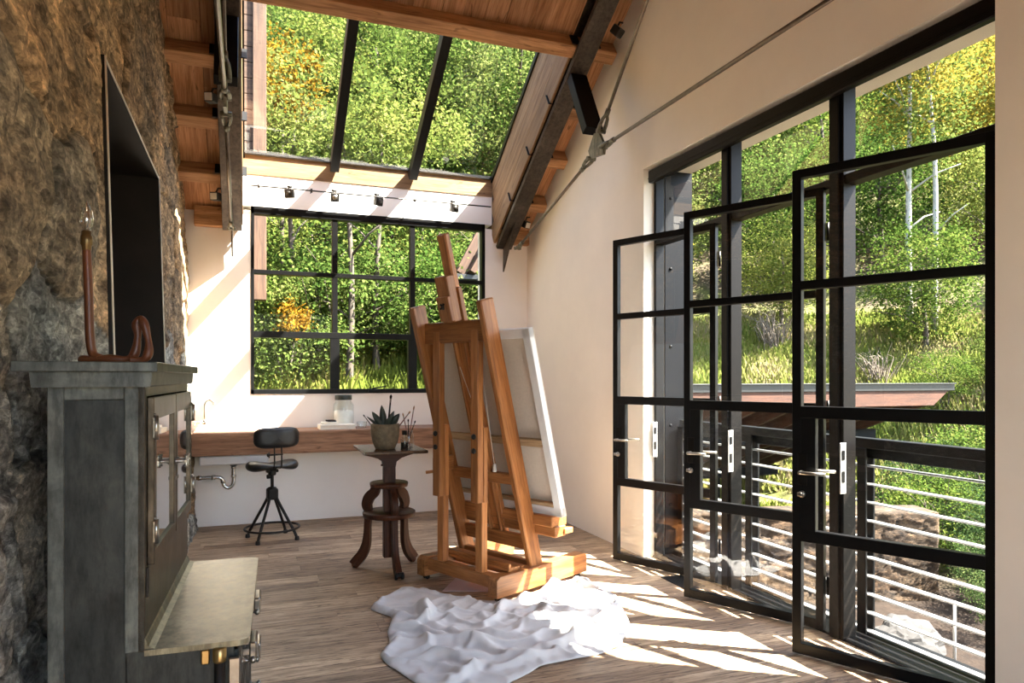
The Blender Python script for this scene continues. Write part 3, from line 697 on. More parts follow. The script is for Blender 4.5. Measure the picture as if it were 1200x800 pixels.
def stone_mesh(name, cells, fx, y0, y1, z0, z1, sy_, sz_, hole=None, amp=1.0, thick=.5, seed=0):
    ny = int((y1 - y0) / sy_); nz = int((z1 - z0) / sz_)
    ys = [y0 + (y1 - y0) * i / ny for i in range(ny + 1)]; zs = [z0 + (z1 - z0) * j / nz for j in range(nz + 1)]
    vs = []; cs = []
    for j, z in enumerate(zs):
        for i, y in enumerate(ys):
            wz = noise.noise(Vector((y * 2.1, z * 2.1, seed + 3.3))); wy = noise.noise(Vector((y * 2.1, z * 2.1, seed + 9.1)))
            w2 = noise.noise(Vector((y * 7, z * 7, seed + 5.5)))
            f1, f2, c = cells.at(y + wy * .10 + w2 * .03, z + wz * .09 + w2 * .03)
            e = f2 - f1
            crack = sstep(.0, .055, e)
            d = (c[4] * .5 + c[7] * (y - c[0]) * .14) * sstep(.0, .09, e) + (crack - 1) * .022
            n = noise.fractal(Vector((y * 1.6, z * 2.8, seed + .5)), .8, 2.1, 3) * .012
            vd, _ = noise.voronoi(Vector((y * 3.4 + w2 * .8, z * 7.0 + wz, seed + 1.5))); n += (.5 - vd[0]) * .026 + min(.06, vd[1] - vd[0]) * .09
            vd, _ = noise.voronoi(Vector((y * 7, z * 13, seed + 4.5))); n += (.5 - vd[0]) * .014
            x = fx(y, z) + (d + n) * amp
            if hole:
                # keep the edges of the recess clean
                dd = max(hole[0] - y, y - hole[1], hole[2] - z, z - hole[3])
                k = sstep(.0, .05, abs(dd)) if dd < .05 else 1
                if dd <= .05: x = fx(y, z) * (1 - k) + x * k if dd > 0 else fx(y, z)
            vs.append((x, y, z))
            q = .35 + .65 * crack; sh = 1 + .25 * noise.noise(Vector((y * 1.3, z * 1.3, seed)))
            cs.append((c[5][0] * q * sh, c[5][1] * q * sh, c[5][2] * q * sh, 1))
    fs = []
    for j in range(nz):
        for i in range(ny):
            if hole:
                yc = (ys[i] + ys[i + 1]) / 2; zc = (zs[j] + zs[j + 1]) / 2
                if hole[0] < yc < hole[1] and hole[2] < zc < hole[3]: continue
            a = j * (ny + 1) + i; fs.append((a, a + 1, a + ny + 2, a + ny + 1))
    # close the block behind: ring of boundary vertices pulled back
    o = len(vs); ring = [i for i in range(ny + 1)] + [j * (ny + 1) + ny for j in range(1, nz + 1)] + [nz * (ny + 1) + i for i in range(ny - 1, -1, -1)] + [j * (ny + 1) for j in range(nz - 1, 0, -1)]
    for r in ring: v = vs[r]; vs.append((v[0] - thick, v[1], v[2])); cs.append(cs[r])
    m = len(ring)
    for i in range(m): fs.append((ring[i], o + i, o + (i + 1) % m, ring[(i + 1) % m]))
    fs.append(tuple(o + i for i in range(m)))
    me = bpy.data.meshes.new(name); me.from_pydata(vs, [], fs)
    ca = me.color_attributes.new('stonecol', 'FLOAT_COLOR', 'POINT'); ca.data.foreach_set('color', [q for c in cs for q in c])
    bm = bmesh.new(); bm.from_mesh(me); bmesh.ops.recalc_face_normals(bm, faces=bm.faces[:]); bm.to_mesh(me); bm.free()
    me.polygons.foreach_set('use_smooth', [True] * len(me.polygons)); me.materials.append(M['stone']); ob = bpy.data.objects.new(name, me); COL.objects.link(ob); return ob
cw = Cells(11, (.26, .34, .42, .5), (.45, .6, .8, 1.0), -1.6, 7.6, -.3, 5.9, pal_wall)
gy = [NY0, NY1, NZ0, NZ1]
wl = stone_mesh('wall_left', cw, stone_base, -1.2, 7.15, -.06, 5.76, .0165, .0165, gy, 1.0, .5, 1)
struct(wl, 'rough tan and grey stone wall running along the left side', 'wall')
# remove the part of the stone that would stand above the ceiling
bm = bmesh.new(); bm.from_mesh(wl.data)
for (p, nrm) in (((0, YB, zpl(YB) + .06), (0, SL, 1)), ((0, YF, zpl(YRID) - SL * (YRID - YF) + .06), (0, -SL, 1))):
    bmesh.ops.bisect_plane(bm, geom=bm.verts[:] + bm.edges[:] + bm.faces[:], plane_co=p, plane_no=nrm, clear_outer=True)
bm.to_mesh(wl.data); bm.free()
# steel-lined recess
nt_ = empty('recess_liner', (0, 0, 0)); struct(nt_, 'black steel lined recess in the stone wall above the cabinet', 'recess'); nt_.name = 'trim_7'
xe = lambda y, z: stone_base(y, z) + .016
t = .012; XD = -.98
bb = MB()
def quadbox(pts_in, pts_out):
    bb.add(pts_in + pts_out, [(0, 1, 2, 3), (7, 6, 5, 4), (0, 4, 5, 1), (1, 5, 6, 2), (2, 6, 7, 3), (3, 7, 4, 0)])
quadbox([(XD, NY1 - t, NZ0), (xe(NY1, NZ0), NY1 - t, NZ0), (xe(NY1, NZ1), NY1 - t, NZ1), (XD, NY1 - t, NZ1)], [(XD, NY1 + .003, NZ0), (xe(NY1, NZ0), NY1 + .003, NZ0), (xe(NY1, NZ1), NY1 + .003, NZ1), (XD, NY1 + .003, NZ1)])
quadbox([(XD, NY0 + t, NZ0), (xe(NY0, NZ0), NY0 + t, NZ0), (xe(NY0, NZ1), NY0 + t, NZ1), (XD, NY0 + t, NZ1)], [(XD, NY0 - .003, NZ0), (xe(NY0, NZ0), NY0 - .003, NZ0), (xe(NY0, NZ1), NY0 - .003, NZ1), (XD, NY0 - .003, NZ1)])
for (za, zb) in ((NZ1 - t, NZ1 + .003), (NZ0 - .003, NZ0 + t)):
    quadbox([(XD, NY0, za), (xe(NY0, za), NY0, za), (xe(NY1, za), NY1, za), (XD, NY1, za)], [(XD, NY0, zb), (xe(NY0, zb), NY0, zb), (xe(NY1, zb), NY1, zb), (XD, NY1, zb)])
bb.bx(XD - .01, XD, NY0, NY1, NZ0, NZ1, 0)
bb.build('liner', 'recess', nt_)
bb = MB()
e = .0062
for (y) in (NY0 - .001, NY1 - t):
    bb.tube([(xe(y, NZ0) + .001, y, NZ0), (xe(y, NZ1) + .001, y, NZ1)], e * .7, 6)
bb.tube([(xe(NY0, NZ1) + .001, NY0, NZ1 - t), (xe(NY1, NZ1) + .001, NY1, NZ1 - t)], e * .7, 6)
bb.build('edge_strip', 'edge', nt_, label='bright bare steel edge')

# ------------------------------------------------------------------ steel trusses
def truss(X, label):
    r = empty('roof_truss', (X, 6.9, 2.6)); tag(r, label, 'truss', 'steel roof trusses')
    o = Vector((X, 6.9, 2.6)); L = lambda y, z, x=X: Vector((x, y, z)) - o
    yE, yT = 7.09, YRID
    zb = lambda y: zpur(y) - .055          # underside of the rafter
    w, dpt, tf, tw = .165, .20, .014, .02
    bb = MB()
    def bar(off, ww, hh, y0=yE, y1=yT, dx=0):
        a = Vector((X + dx, y0, zb(y0))) + up * off - o; c = Vector((X + dx, y1, zb(y1))) + up * off - o
        bb.beam(a, c, ww, hh, up, .002)
    for q in (-1, 1):
        bar(tf / 2, w * .46, tf, dx=q * w * .27); bar(tf + .012, .008, .03, dx=q * w * .495)
    bar(dpt - tf / 2, w, tf); bar(dpt / 2, tw, dpt)
    bb.build('rafter', 'truss', r)
    # clip angles carrying the purlins
    for yy in (6.68, 6.19, 5.715, 5.23, 4.745, 4.26, 3.775):
        c = Vector((X, yy, zpur(yy))) - sy * .128 + up * .06 - o
        for q in (-1, 1):
            bb = MB(); bb.beam(c + Vector((q * .095, 0, 0)) - sy * .005, c + Vector((q * .095, 0, 0)) + sy * .005, .07, .11, up, .001); bb.build('purlin_cleat', 'rail', r)
    # foot plate
    bb = MB(); ft = [(6.72, zb(6.72) + .01), (7.10, zb(7.10) + .02), (7.11, 2.53)]
    bb.prism([(p[0] - 6.9, p[1] - 2.6) for p in ft], -.008, .008, Matrix.Rotation(PI / 2, 4, 'Z')); bb.build('foot_plate', 'truss', r)
    # strut
    n0 = Vector((X, 4.97, 3.27)); s1 = Vector((X, 5.31, zb(5.31) - .01))
    bb = MB(); bb.beam(n0 + (s1 - n0).normalized() * .10 - o, s1 - o, .15, .085, sy, .004)
    bb.build('strut', 'pelmet', r)
    # node plate with clevises and rods
    nd = Vector((X, 4.95, 3.20)); bb = MB()
    bb.prism([(-p[0], p[1]) for p in ((-.13, .02), (-.03, .13), (.05, .11), (.14, -.02), (.12, -.08), (-.10, -.05))], -.011, .011,
             Matrix.Translation(nd - o) @ Matrix.Rotation(PI / 2, 4, 'Z'))
    bb.build('node_plate', 'node', r)
    ends = [(Vector((X, 4.83, 3.185)), Vector((X, 1.05, 3.185))), (Vector((X, 4.87, 3.33)), Vector((X, 3.06, 5.15))), (Vector((X, 5.07, 3.145)), Vector((X, 6.66, 2.72)))]
    for k, (a, c) in enumerate(ends):
        d = (c - a).normalized(); cl = MB()
        lx = Vector((.022, 0, 0))
        for s in (-1, 1):
            cl.tube([a - d * .03 + lx * s - o, a + d * .03 + lx * 1.15 * s - o, a + d * .08 + lx * .9 * s - o, a + d * .11 + lx * .35 * s - o], [.017, .015, .013, .012], 8)
        cl.tube([a + d * .10 - o, a + d * .16 - o], .02, 10)
        cl.tube([a - d * .02 - lx * 1.7 - o, a - d * .02 + lx * 1.7 - o], .018, 10)
        if k == 2:
            cl.build('clevis', 'node', r); cl = MB()
            cl.tube([c - d * .12 - o, c - d * .03 - o], .02, 10)
            for s in (-1, 1): cl.tube([c - d * .05 + lx * .6 * s - o, c + d * .05 + lx * s - o], .012, 8)
            cl.tube([c + d * .03 - lx * 1.6 - o, c + d * .03 + lx * 1.6 - o], .015, 10)
        cl.build('clevis', 'node', r)
        rd = MB(); rd.tube([a + d * .12 - o, c - d * (.08 if k == 2 else 0) - o], .0135, 10)
        rd.build('tie_rod', 'rod', r)
    return r
truss(TR, 'dark steel roof truss with rods in front of the plaster gable wall')
truss(TL, 'dark steel roof truss with rods at the left, beside the stone wall')

def spot(loc, d, face, label):
    """small box spotlight fixed under loc, its face turned along d"""
    r = empty('spotlight', loc); tag(r, label, 'light', 'small spotlights')
    d = Vector(d).normalized(); bb = MB(); bb.beam(d * -.045, d * .045, .07, .07, (0, 0, 1) if abs(d.z) < .9 else (0, 1, 0), .006)
    bb.build('housing', 'fixture', r)
    bb = MB(); bb.beam(d * .044, d * .05, .056, .056, (0, 0, 1) if abs(d.z) < .9 else (0, 1, 0), .003); bb.build('lens', face, r, label='pale square lens')
    bb = MB(); bb.tube([(0, 0, .03), (.02, 0, .075), (.05, 0, .075)], .008, 8); bb.build('bracket', 'fixture', r)
spot((-.262, 5.83, 3.53), (-.35, -.93, -.12), 'frost', 'upper small spotlight clamped to the left steel truss')
spot((-.262, 6.70, 2.985), (-.35, -.93, -.12), 'frost', 'lower small spotlight clamped near the foot of left truss')
spot((2.735, 4.90, 4.13), (.3, -.6, -.7), 'fixture', 'small dark spotlight beside the upper right truss rafter')
spot((2.71, 6.80, 2.99), (.3, -.8, -.4), 'frost', 'small spotlight clamped near the foot of right truss')

# rail with four small spots over the back window
rl2 = empty('track_rail', (1.2, 7.06, 3.205)); tag(rl2, 'thin dark lighting rail running along the wall above back window', 'lighting rail')
bb = MB(); bb.tube([(-1.185, 0, 0), (1.22, 0, 0)], .0075, 8); bb.build('rod', 'fixture', rl2)
for x in (.40, 1.6, -.62, -1.1):
    bb = MB(); bb.tube([(x, 0, .018), (x, 0, -.018)], .011, 8); bb.tube([(x, 0, 0), (x, .095, 0)], .006, 8); bb.build('standoff', 'fixture', rl2)
for i, (x, ang) in enumerate(((.383, -.5), (.799, 0), (1.216, .45), (2.004, .3))):
    r = empty('track_spotlight', (x, 7.045, 3.175)); tag(r, '%s of the four small black spotlights on the rail above the back window' % ('leftmost', 'second from left', 'third from left', 'rightmost')[i], 'light', 'rail spotlights')
    bb = MB(); bb.box((.085, .055, .085), Matrix.Rotation(ang, 4, 'Z') @ Matrix.Rotation(.2, 4, 'X') @ Matrix.Translation((0, -.02, -.02)), .006); h_ = bb.build('housing', 'fixture', r)
    bb = MB(); bb.lathe([(.026, 0), (.026, .004), (.0, .004)], n=16, mat=Matrix.Rotation(ang, 4, 'Z') @ Matrix.Rotation(.2, 4, 'X') @ Matrix.Translation((0, -.046, -.02)) @ Matrix.Rotation(PI / 2, 4, 'X'))
    bb.build('lamp_face', 'nickel' if i == 1 else 'fixture', r)
    bb = MB(); bb.tube([(-.03, .012, .05), (.02, .012, .05)], .012, 8); bb.tube([(-.01, .012, .05), (0, .012, .0)], .007, 8); bb.build('clamp', 'fixture', r)

# ------------------------------------------------------------------ zinc cabinet
cb = empty('dental_cabinet', (-.232, 1.904, 0), -math.radians(2.2)); tag(cb, 'tall burnished metal cabinet with glass doors and a low worktop, against the stone wall', 'cabinet')
D1 = .839; UB = -.205; LF = .20
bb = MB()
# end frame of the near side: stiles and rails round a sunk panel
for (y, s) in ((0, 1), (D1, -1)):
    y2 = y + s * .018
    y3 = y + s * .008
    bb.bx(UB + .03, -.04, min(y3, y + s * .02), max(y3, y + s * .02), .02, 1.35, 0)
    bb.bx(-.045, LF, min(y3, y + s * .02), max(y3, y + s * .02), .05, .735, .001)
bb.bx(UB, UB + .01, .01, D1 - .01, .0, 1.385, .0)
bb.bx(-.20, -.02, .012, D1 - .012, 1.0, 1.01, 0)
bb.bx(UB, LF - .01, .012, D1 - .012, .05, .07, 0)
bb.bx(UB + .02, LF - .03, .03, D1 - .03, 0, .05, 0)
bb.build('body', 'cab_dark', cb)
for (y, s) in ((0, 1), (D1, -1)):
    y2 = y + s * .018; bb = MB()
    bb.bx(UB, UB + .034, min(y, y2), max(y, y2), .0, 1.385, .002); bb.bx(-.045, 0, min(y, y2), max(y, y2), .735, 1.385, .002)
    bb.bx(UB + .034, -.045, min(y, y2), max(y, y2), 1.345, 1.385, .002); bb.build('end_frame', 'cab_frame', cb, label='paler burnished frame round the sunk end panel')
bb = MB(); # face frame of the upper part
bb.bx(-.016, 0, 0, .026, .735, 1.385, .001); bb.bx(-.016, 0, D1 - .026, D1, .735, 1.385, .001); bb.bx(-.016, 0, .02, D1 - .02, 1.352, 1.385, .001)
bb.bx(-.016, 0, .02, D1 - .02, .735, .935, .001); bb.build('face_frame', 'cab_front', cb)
bb = MB(); bb.bx(UB - .062, .032, -.035, D1 + .03, 1.412, 1.436, .002); bb.build('top_slab', 'cab_frame', cb)
bb = MB(); bb.prism([(UB - .026, 1.376), (.012, 1.376), (.016, 1.38), (.018, 1.412), (UB - .03, 1.412)], -.022, D1 + .015); bb.build('cornice', 'cab_frame', cb)
# doors
for k, (y0, y1) in enumerate(((.03, .415), (.425, .81))):
    d = MB(); z0, z1 = .937, 1.349
    d.bx(.0, .016, y0, y0 + .035, z0, z1, .002); d.bx(.0, .016, y1 - .035, y1, z0, z1, .002)
    d.bx(.0, .016, y0 + .03, y1 - .03, z1 - .055, z1, .002); d.bx(.0, .016, y0 + .03, y1 - .03, z0, z0 + .035, .002)
    do = d.build('door', 'cab_front', cb)
    g = MB(); g.bx(.005, .009, y0 + .034, y1 - .034, z0 + .034, z1 - .054, 0); g.build('glass', 'cabglass', do)
    hy = y0 - .006 if k == 0 else y1 + .006
    for z in (1.02, 1.275):
        h_ = MB(); h_.tube([(.021, hy, z - .03), (.021, hy, z + .03)], .006, 10); h_.bx(.014, .019, hy - .008, hy + .016 * (1 if k == 0 else -1), z - .026, z + .026, .001); h_.tube([(.018, hy, z + .028), (.018, hy, z + .036)], .003, 8)
        h_.build('hinge', 'nickel', do, label='bright nickel barrel hinge')
    hy = y1 - .014 if k == 0 else y0 + .014
    h_ = MB(); z = 1.15; h_.lathe([(.010, 0), (.010, .004), (.005, .01), (.0045, .028), (.007, .031)], n=14, mat=Matrix.Translation((.016, hy, z)) @ Matrix.Rotation(PI / 2, 4, 'Y'))
    h_.tube([(.046, hy, z - .018), (.046, hy, z - .010), (.046, hy, z + .010), (.046, hy, z + .018)], [.006, .004, .004, .006], 10); h_.tube([(.046, hy - .018, z), (.046, hy + .018, z)], [.0045, .0045], 10)
    h_.build('handle', 'nickel', do, label='nickel turn handle')
    h_ = MB(); h_.lathe([(.006, 0), (.006, .004), (.0, .005)], n=10, mat=Matrix.Translation((.016, hy, 1.10)) @ Matrix.Rotation(PI / 2, 4, 'Y')); h_.build('keyhole', 'nickel', do)
bb = MB(); bb.bx(.0, .006, .012, .026, .862, .935, .001); bb.build('latch_strip', 'iron', cb)
# lower worktop with rounded corners and a rolled back lip
def rr(x0, x1, y0, y1, r, n=6):
    pts = []
    for (cx_, cy_, a0) in ((x1 - r, y0 + r, -90), (x1 - r, y1 - r, 0)):
        for i in range(n + 1): a = math.radians(a0 + 90 * i / n); pts.append((cx_ + r * math.cos(a), cy_ + r * math.sin(a)))
    return pts + [(x0, y1), (x0, y0)]
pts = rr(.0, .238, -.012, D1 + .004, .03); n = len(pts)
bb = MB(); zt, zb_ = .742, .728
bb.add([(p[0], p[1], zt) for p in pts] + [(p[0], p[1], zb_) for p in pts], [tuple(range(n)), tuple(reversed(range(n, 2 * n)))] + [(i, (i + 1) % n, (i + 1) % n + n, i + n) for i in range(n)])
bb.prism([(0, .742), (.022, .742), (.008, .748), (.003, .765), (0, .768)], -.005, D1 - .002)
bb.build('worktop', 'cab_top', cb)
# drawers on the low front
zz = [.09, .25, .41, .565, .715]
for c in range(2):
    y0, y1 = (.02, .412) if c == 0 else (.427, .819)
    for k in range(4):
        d = MB(); d.bx(LF - .02, LF + .012, y0, y1, zz[k] + .006, zz[k + 1] - .006, .004); d.bx(LF + .01, LF + .014, y0 + .02, y1 - .02, zz[k] + .025, zz[k + 1] - .025, .002)
        do = d.build('drawer', 'cab_dark', cb)
        for f_ in (.25, .75):
            yy = y0 + (y1 - y0) * f_; zc = (zz[k] + zz[k + 1]) / 2
            h_ = MB(); h_.lathe([(.011, 0), (.009, .004), (.004, .010), (.004, .02), (.010, .026), (.010, .032), (.004, .036)], n=12, mat=Matrix.Translation((LF + .013, yy, zc)) @ Matrix.Rotation(PI / 2, 4, 'Y')); h_.build('knob', 'nickel', do)
        if k >= 2:
            yy = (y0 + y1) / 2; zc = (zz[k] + zz[k + 1]) / 2
            h_ = MB(); h_.bx(LF + .03, LF + .05, yy - .05, yy + .05, zc - .022, zc + .03, .004); h_.bx(LF + .01, LF + .035, yy - .045, yy - .037, zc - .005, zc + .012, 0); h_.bx(LF + .01, LF + .035, yy + .037, yy + .045, zc - .005, zc + .012, 0)
            h_.build('cup_pull', 'nickel', do)
bb = MB(); bb.tube([(LF - .032, -.012, .35), (LF - .032, -.012, .70)], .013, 12); bb.build('corner_rod', 'iron', cb)
bb = MB(); bb.lathe([(.015, .695), (.016, .70), (.016, .728), (.012, .73)], c=(LF - .032, -.012, 0), n=16); bb.bx(LF - .075, LF - .055, -.012, -.002, .69, .727, .003); bb.build('corner_ferrule', 'brass', cb, label='brass ferrule at the worktop corner')
bb = MB(); bb.bx(LF - .012, LF + .016, -.014, .0, .60, .70, .003); bb.build('corner_clasp', 'nickel', cb)

# twisted branch lamp on the cabinet
lx, ly, lz = -.417, 2.294, 1.436
lm = empty('branch_lamp', (lx, ly, lz), -math.radians(19)); tag(lm, 'bent reddish wooden branch lamp with bare candle bulb standing on the metal cabinet', 'lamp')
def spline(pts, n=8):
    P = [Vector(p) for p in pts]; out = []
    for i in range(len(P) - 1):
        a = P[max(i - 1, 0)]; b_ = P[i]; c = P[i + 1]; d = P[min(i + 2, len(P) - 1)]
        for k in range(n):
            t_ = k / n; out.append(.5 * ((2 * b_) + (c - a) * t_ + (2 * a - 5 * b_ + 4 * c - d) * t_ * t_ + (3 * b_ - a - 3 * c + d) * t_ ** 3))
    return out + [P[-1]]
pp = spline([(-.028, 0, .013), (.0, -.008, .013), (.05, -.012, .015), (.098, -.005, .014), (.122, 0, .03), (.129, .004, .08), (.125, .006, .115), (.137, .006, .13), (.152, .003, .10), (.163, 0, .045), (.152, -.006, .014), (.118, -.012, .012)], 7)
bb = MB(); bb.tube(pp, [.0115 + .002 * math.sin(i * .5) for i in range(len(pp))], 10); bb.build('foot_loop', 'branch', lm)
pp = spline([(.03, -.008, .016), (.006, 0, .03), (-.003, 0, .08), (-.007, .001, .19), (-.010, 0, .28), (-.012, 0, .326)], 6)
bb = MB(); bb.tube(pp, [.0132 - .002 * i / len(pp) for i in range(len(pp))], 12); bb.build('stem', 'branch', lm)
bb = MB(); bb.lathe([(.008, .268), (.0125, .274), (.013, .284), (.016, .288), (.016, .312), (.0135, .314), (.0135, .326), (.0, .326)], c=(-.012, 0, .052), n=20); bb.build('socket', 'agedbrass', lm, label='aged brass lamp socket')
bb = MB(); bb.lathe([(.009, .326), (.011, .333), (.0175, .352), (.018, .362), (.014, .383), (.006, .402), (.001, .411)], c=(-.012, 0, .052), n=20); bu = bb.build('bulb', 'bulb', lm, label='clear candle shaped bulb')
bb = MB(); bb.tube([(-.016, 0, .382), (-.018, 0, .412), (-.012, 0, .43), (-.006, 0, .412), (-.008, 0, .382)], .0012, 6); bb.build('filament', 'nickel', bu)

# ------------------------------------------------------------------ worktop, sink and things on it
b = MB(); b.bx(-.46, 2.868, 6.72, 7.155, .70, .905, .008, 0)
ct = b.build('timber_worktop', 'counter'); tag(ct, 'thick reclaimed timber worktop running under the back window', 'worktop')
b = MB(); b.bx(-.40, .18, 6.745, 7.12, .615, .699, .012)
sk_ = empty('sink_basin', (-.11, 6.93, .615)); tag(sk_, 'white sink basin hung under the left end of timber worktop', 'sink')
o_ = b.build('basin', 'porcelain', sk_); o_.location = (.11, -6.93, -.615)
bb = MB(); bb.lathe([(.03, -.03), (.034, -.026), (.034, -.002), (.02, 0)], n=20, c=(-.01, .02, 0)); bb.build('drain_flange', 'nickel', sk_)
pr = empty('drain_pipe', (-.12, 6.95, .38)); tag(pr, 'grey metal drain trap bending under the sink to the stone wall', 'pipe')
bb = MB(); q = spline([(0, 0, .205), (0, 0, .10), (0, 0, .06), (-.012, 0, .022), (-.045, 0, .005), (-.078, 0, .025), (-.09, 0, .06), (-.10, 0, .09), (-.135, 0, .104), (-.22, 0, .104), (-.315, 0, .104)], 6)
bb.tube(q, .0175, 14); bb.build('trap', 'chrome', pr)
for (p, d) in (((0, 0, .11), 'z'), ((0, 0, .19), 'z'), ((-.17, 0, .104), 'x'), ((-.285, 0, .104), 'x'), ((-.088, 0, .06), 'z')):
    bb = MB(); w = Vector((.016, 0, 0)) if d == 'x' else Vector((0, 0, .012)); bb.tube([Vector(p) - w, Vector(p) + w], .023, 14); bb.build('collar', 'chrome', pr)
fc = empty('gooseneck_faucet', (-.365, 6.98, .99)); tag(fc, 'small chrome gooseneck faucet on the stone wall over the sink', 'faucet')
bb = MB(); bb.tube(spline([(0, 0, -.02), (0, 0, .08), (.0, 0, .15), (.018, 0, .19), (.05, 0, .197), (.072, 0, .175), (.076, 0, .155)], 7), .0085, 12); bb.build('spout', 'chrome', fc)
bb = MB(); bb.lathe([(.014, -.03), (.018, -.024), (.018, .012), (.011, .02)], n=18); bb.tube([(0, 0, -.008), (-.085, 0, -.008)], .012, 12); bb.lathe([(.03, 0), (.03, .006), (.014, .012)], n=18, mat=Matrix.Translation((-.088, 0, -.008)) @ Matrix.Rotation(PI / 2, 4, 'Y')); bb.build('body', 'chrome', fc)
for dz in (-.03,):
    bb = MB(); bb.tube([(-.02, -.012, dz + .02), (-.05, -.05, dz), ], [.006, .005], 8); bb.lathe([(.006, 0), (.009, .008), (.004, .014)], n=12, c=(-.05, -.05, dz - .004)); bb.build('lever', 'chrome', fc)
def book(x, y, z, w, d, hgt, cover, rz, label):
    r = empty('book', (x, y, z), rz); tag(r, label, 'book', 'books on the worktop')
    bb = MB(); bb.bx(-w / 2, w / 2, -d / 2, d / 2, 0, .004, .001); bb.bx(-w / 2, w / 2, -d / 2, d / 2, hgt - .004, hgt, .001); bb.bx(-w / 2, -w / 2 + .004, -d / 2, d / 2, 0, hgt, .001); bb.build('cover', cover, r)
    bb = MB(); bb.bx(-w / 2 + .004, w / 2 - .004, -d / 2 + .004, d / 2 - .004, .004, hgt - .004, 0); bb.build('pages', 'paperwhite', r)
book(.80, 6.90, .905, .33, .22, .042, 'paperwhite', .04, 'large pale book lying on the worktop under the smaller book')
book(.735, 6.88, .947, .16, .12, .026, 'paperwhite', -.05, 'small tan book stacked on the large pale book')
pc = empty('palette_tin', (.735, 6.88, .973)); tag(pc, 'small dark lump of charcoal sticks lying on the stacked books', 'charcoal')
for i in range(5):
    bb = MB(); a = random.uniform(-.4, .4); x0 = random.uniform(-.05, -.02); yy = -.03 + i * .015; zz_ = .007 + (i % 2) * .006
    bb.tube([(x0, yy, zz_), (x0 + .08 * math.cos(a), yy + .03 * math.sin(a), zz_)], .0065, 7); bb.build('charcoal_stick', 'recess', pc)
pc.name = 'charcoal_sticks'
jr = empty('storage_jar', (.862, 6.985, .947)); jr.location = (.885, 7.06, .905); tag(jr, 'tall glass jar of white powder with dark lid, behind the books', 'jar')
R0 = .098
bb = MB(); bb.lathe([(.0, .0), (R0 - .012, 0), (R0, .012), (R0, .215), (R0 - .006, .232), (.078, .25), (.074, .258), (.074, .285)], n=32); bb.build('glass_body', 'clear', jr)
bb = MB(); bb.lathe([(.0, .006), (R0 - .012, .006), (R0 - .006, .014), (R0 - .006, .158), (R0 - .03, .166), (0, .162)], n=32); bb.build('contents', 'milk', jr, label='white powder filling half the jar')
bb = MB(); bb.lathe([(.08, .27), (.082, .274), (.082, .312), (.078, .318), (0, .318)], n=32); bb.build('lid', 'lid', jr, label='dark screw lid')
gl = empty('drinking_glass', (1.045, 6.93, .905)); tag(gl, 'small low clear glass dish beside the jar on the worktop', 'dish')
bb = MB(); bb.lathe([(0, .004), (.04, .004), (.046, .012), (.05, .06), (.0475, .06), (.044, .014), (0, .008)], n=24); bb.build('bowl', 'clear', gl); gl.name = 'glass_dish'

# ------------------------------------------------------------------ swivel stool
st = empty('swivel_stool', (.20, 6.42, 0), math.radians(14)); tag(st, 'vintage black iron swivel stool with padded back before the worktop', 'stool')
for i in range(4):
    a = PI / 4 + i * PI / 2; c, s = math.cos(a), math.sin(a)
    bb = MB(); bb.tube(spline([(c * .03, s * .03, .40), (c * .055, s * .055, .33), (c * .155, s * .155, .16), (c * .215, s * .215, .055), (c * .232, s * .232, .01)], 6), .0125, 10)
    bb.lathe([(.018, 0), (.02, .004), (.018, .03), (.013, .034)], n=14, c=(c * .232, s * .232, 0)); bb.build('leg', 'iron', st)
bb = MB(); bb.tube([(.225 * math.cos(2 * PI * i / 40), .225 * math.sin(2 * PI * i / 40), .098) for i in range(40)], .010, 10, closed=True); bb.build('foot_ring', 'iron', st)
bb = MB(); bb.box((.088, .088, .10), Matrix.Translation((0, 0, .39)), .02, 3); bb.lathe([(.04, .43), (.036, .445), (.02, .45)], n=20); bb.build('hub', 'iron', st)
bb = MB(); bb.tube([(0, 0, .44), (0, 0, .585)], .014, 12); bb.lathe([(.03, .55), (.034, .56), (.034, .58), (.028, .60), (.05, .615), (.05, .625)], n=20); bb.bx(-.05, .05, -.02, .02, .575, .60, .004)
bb.lathe([(.018, 0), (.022, .006), (.022, .03), (.012, .036)], n=14, mat=Matrix.Translation((.02, -.02, .52)) @ Matrix.Rotation(.3, 4, 'X')); bb.build('spindle', 'iron', st)
# saddle seat: two raised wings, waisted in the middle
bm_v = []; bm_f = []; nu, nv = 40, 20
for i in range(nu):
    a = 2 * PI * i / nu; ex = .215 * (abs(math.cos(a)) ** .75) * (1 if math.cos(a) > 0 else -1); ey = .17 * (abs(math.sin(a)) ** .8) * (1 if math.sin(a) > 0 else -1)
    for j in range(nv + 1):
        t_ = -PI / 2 + PI * j / nv; rr_ = math.cos(t_) ** .45 if math.cos(t_) > 0 else 0
        x = ex * rr_; y_ = ey * rr_; th_ = .015 + .052 * (abs(x) / .215) ** 1.2
        z = .645 + .30 * x * x - .012 * max(0, -y_) / .17 + th_ * math.sin(t_) - th_ * .3
        bm_v.append((x, y_, z))
for i in range(nu):
    for j in range(nv):
        a = i * (nv + 1) + j; c = ((i + 1) % nu) * (nv + 1) + j; bm_f.append((a, c, c + 1, a + 1))
bb = MB(); bb.add(bm_v, bm_f, None, .5, True); bb.build('seat', 'leather', st)
bb = MB()
for s in (-1, 1): bb.tube(spline([(s * .03, .03, .615), (s * .03, .155, .63), (s * .03, .175, .68), (s * .03, .172, .83), (s * .03, .165, .89)], 6), .0065, 8)
bb.tube([(-.04, .174, .745), (.075, .174, .745)], .008, 8); bb.lathe([(.012, 0), (.016, .006), (.016, .018), (.01, .022)], n=12, mat=Matrix.Translation((.07, .174, .745)) @ Matrix.Rotation(PI / 2, 4, 'Y')); bb.tube([(.075, .174, .72), (.075, .174, .77)], .006, 8)
bb.build('back_support', 'iron', st)
bv = []; bf = []; nu, nv = 48, 12
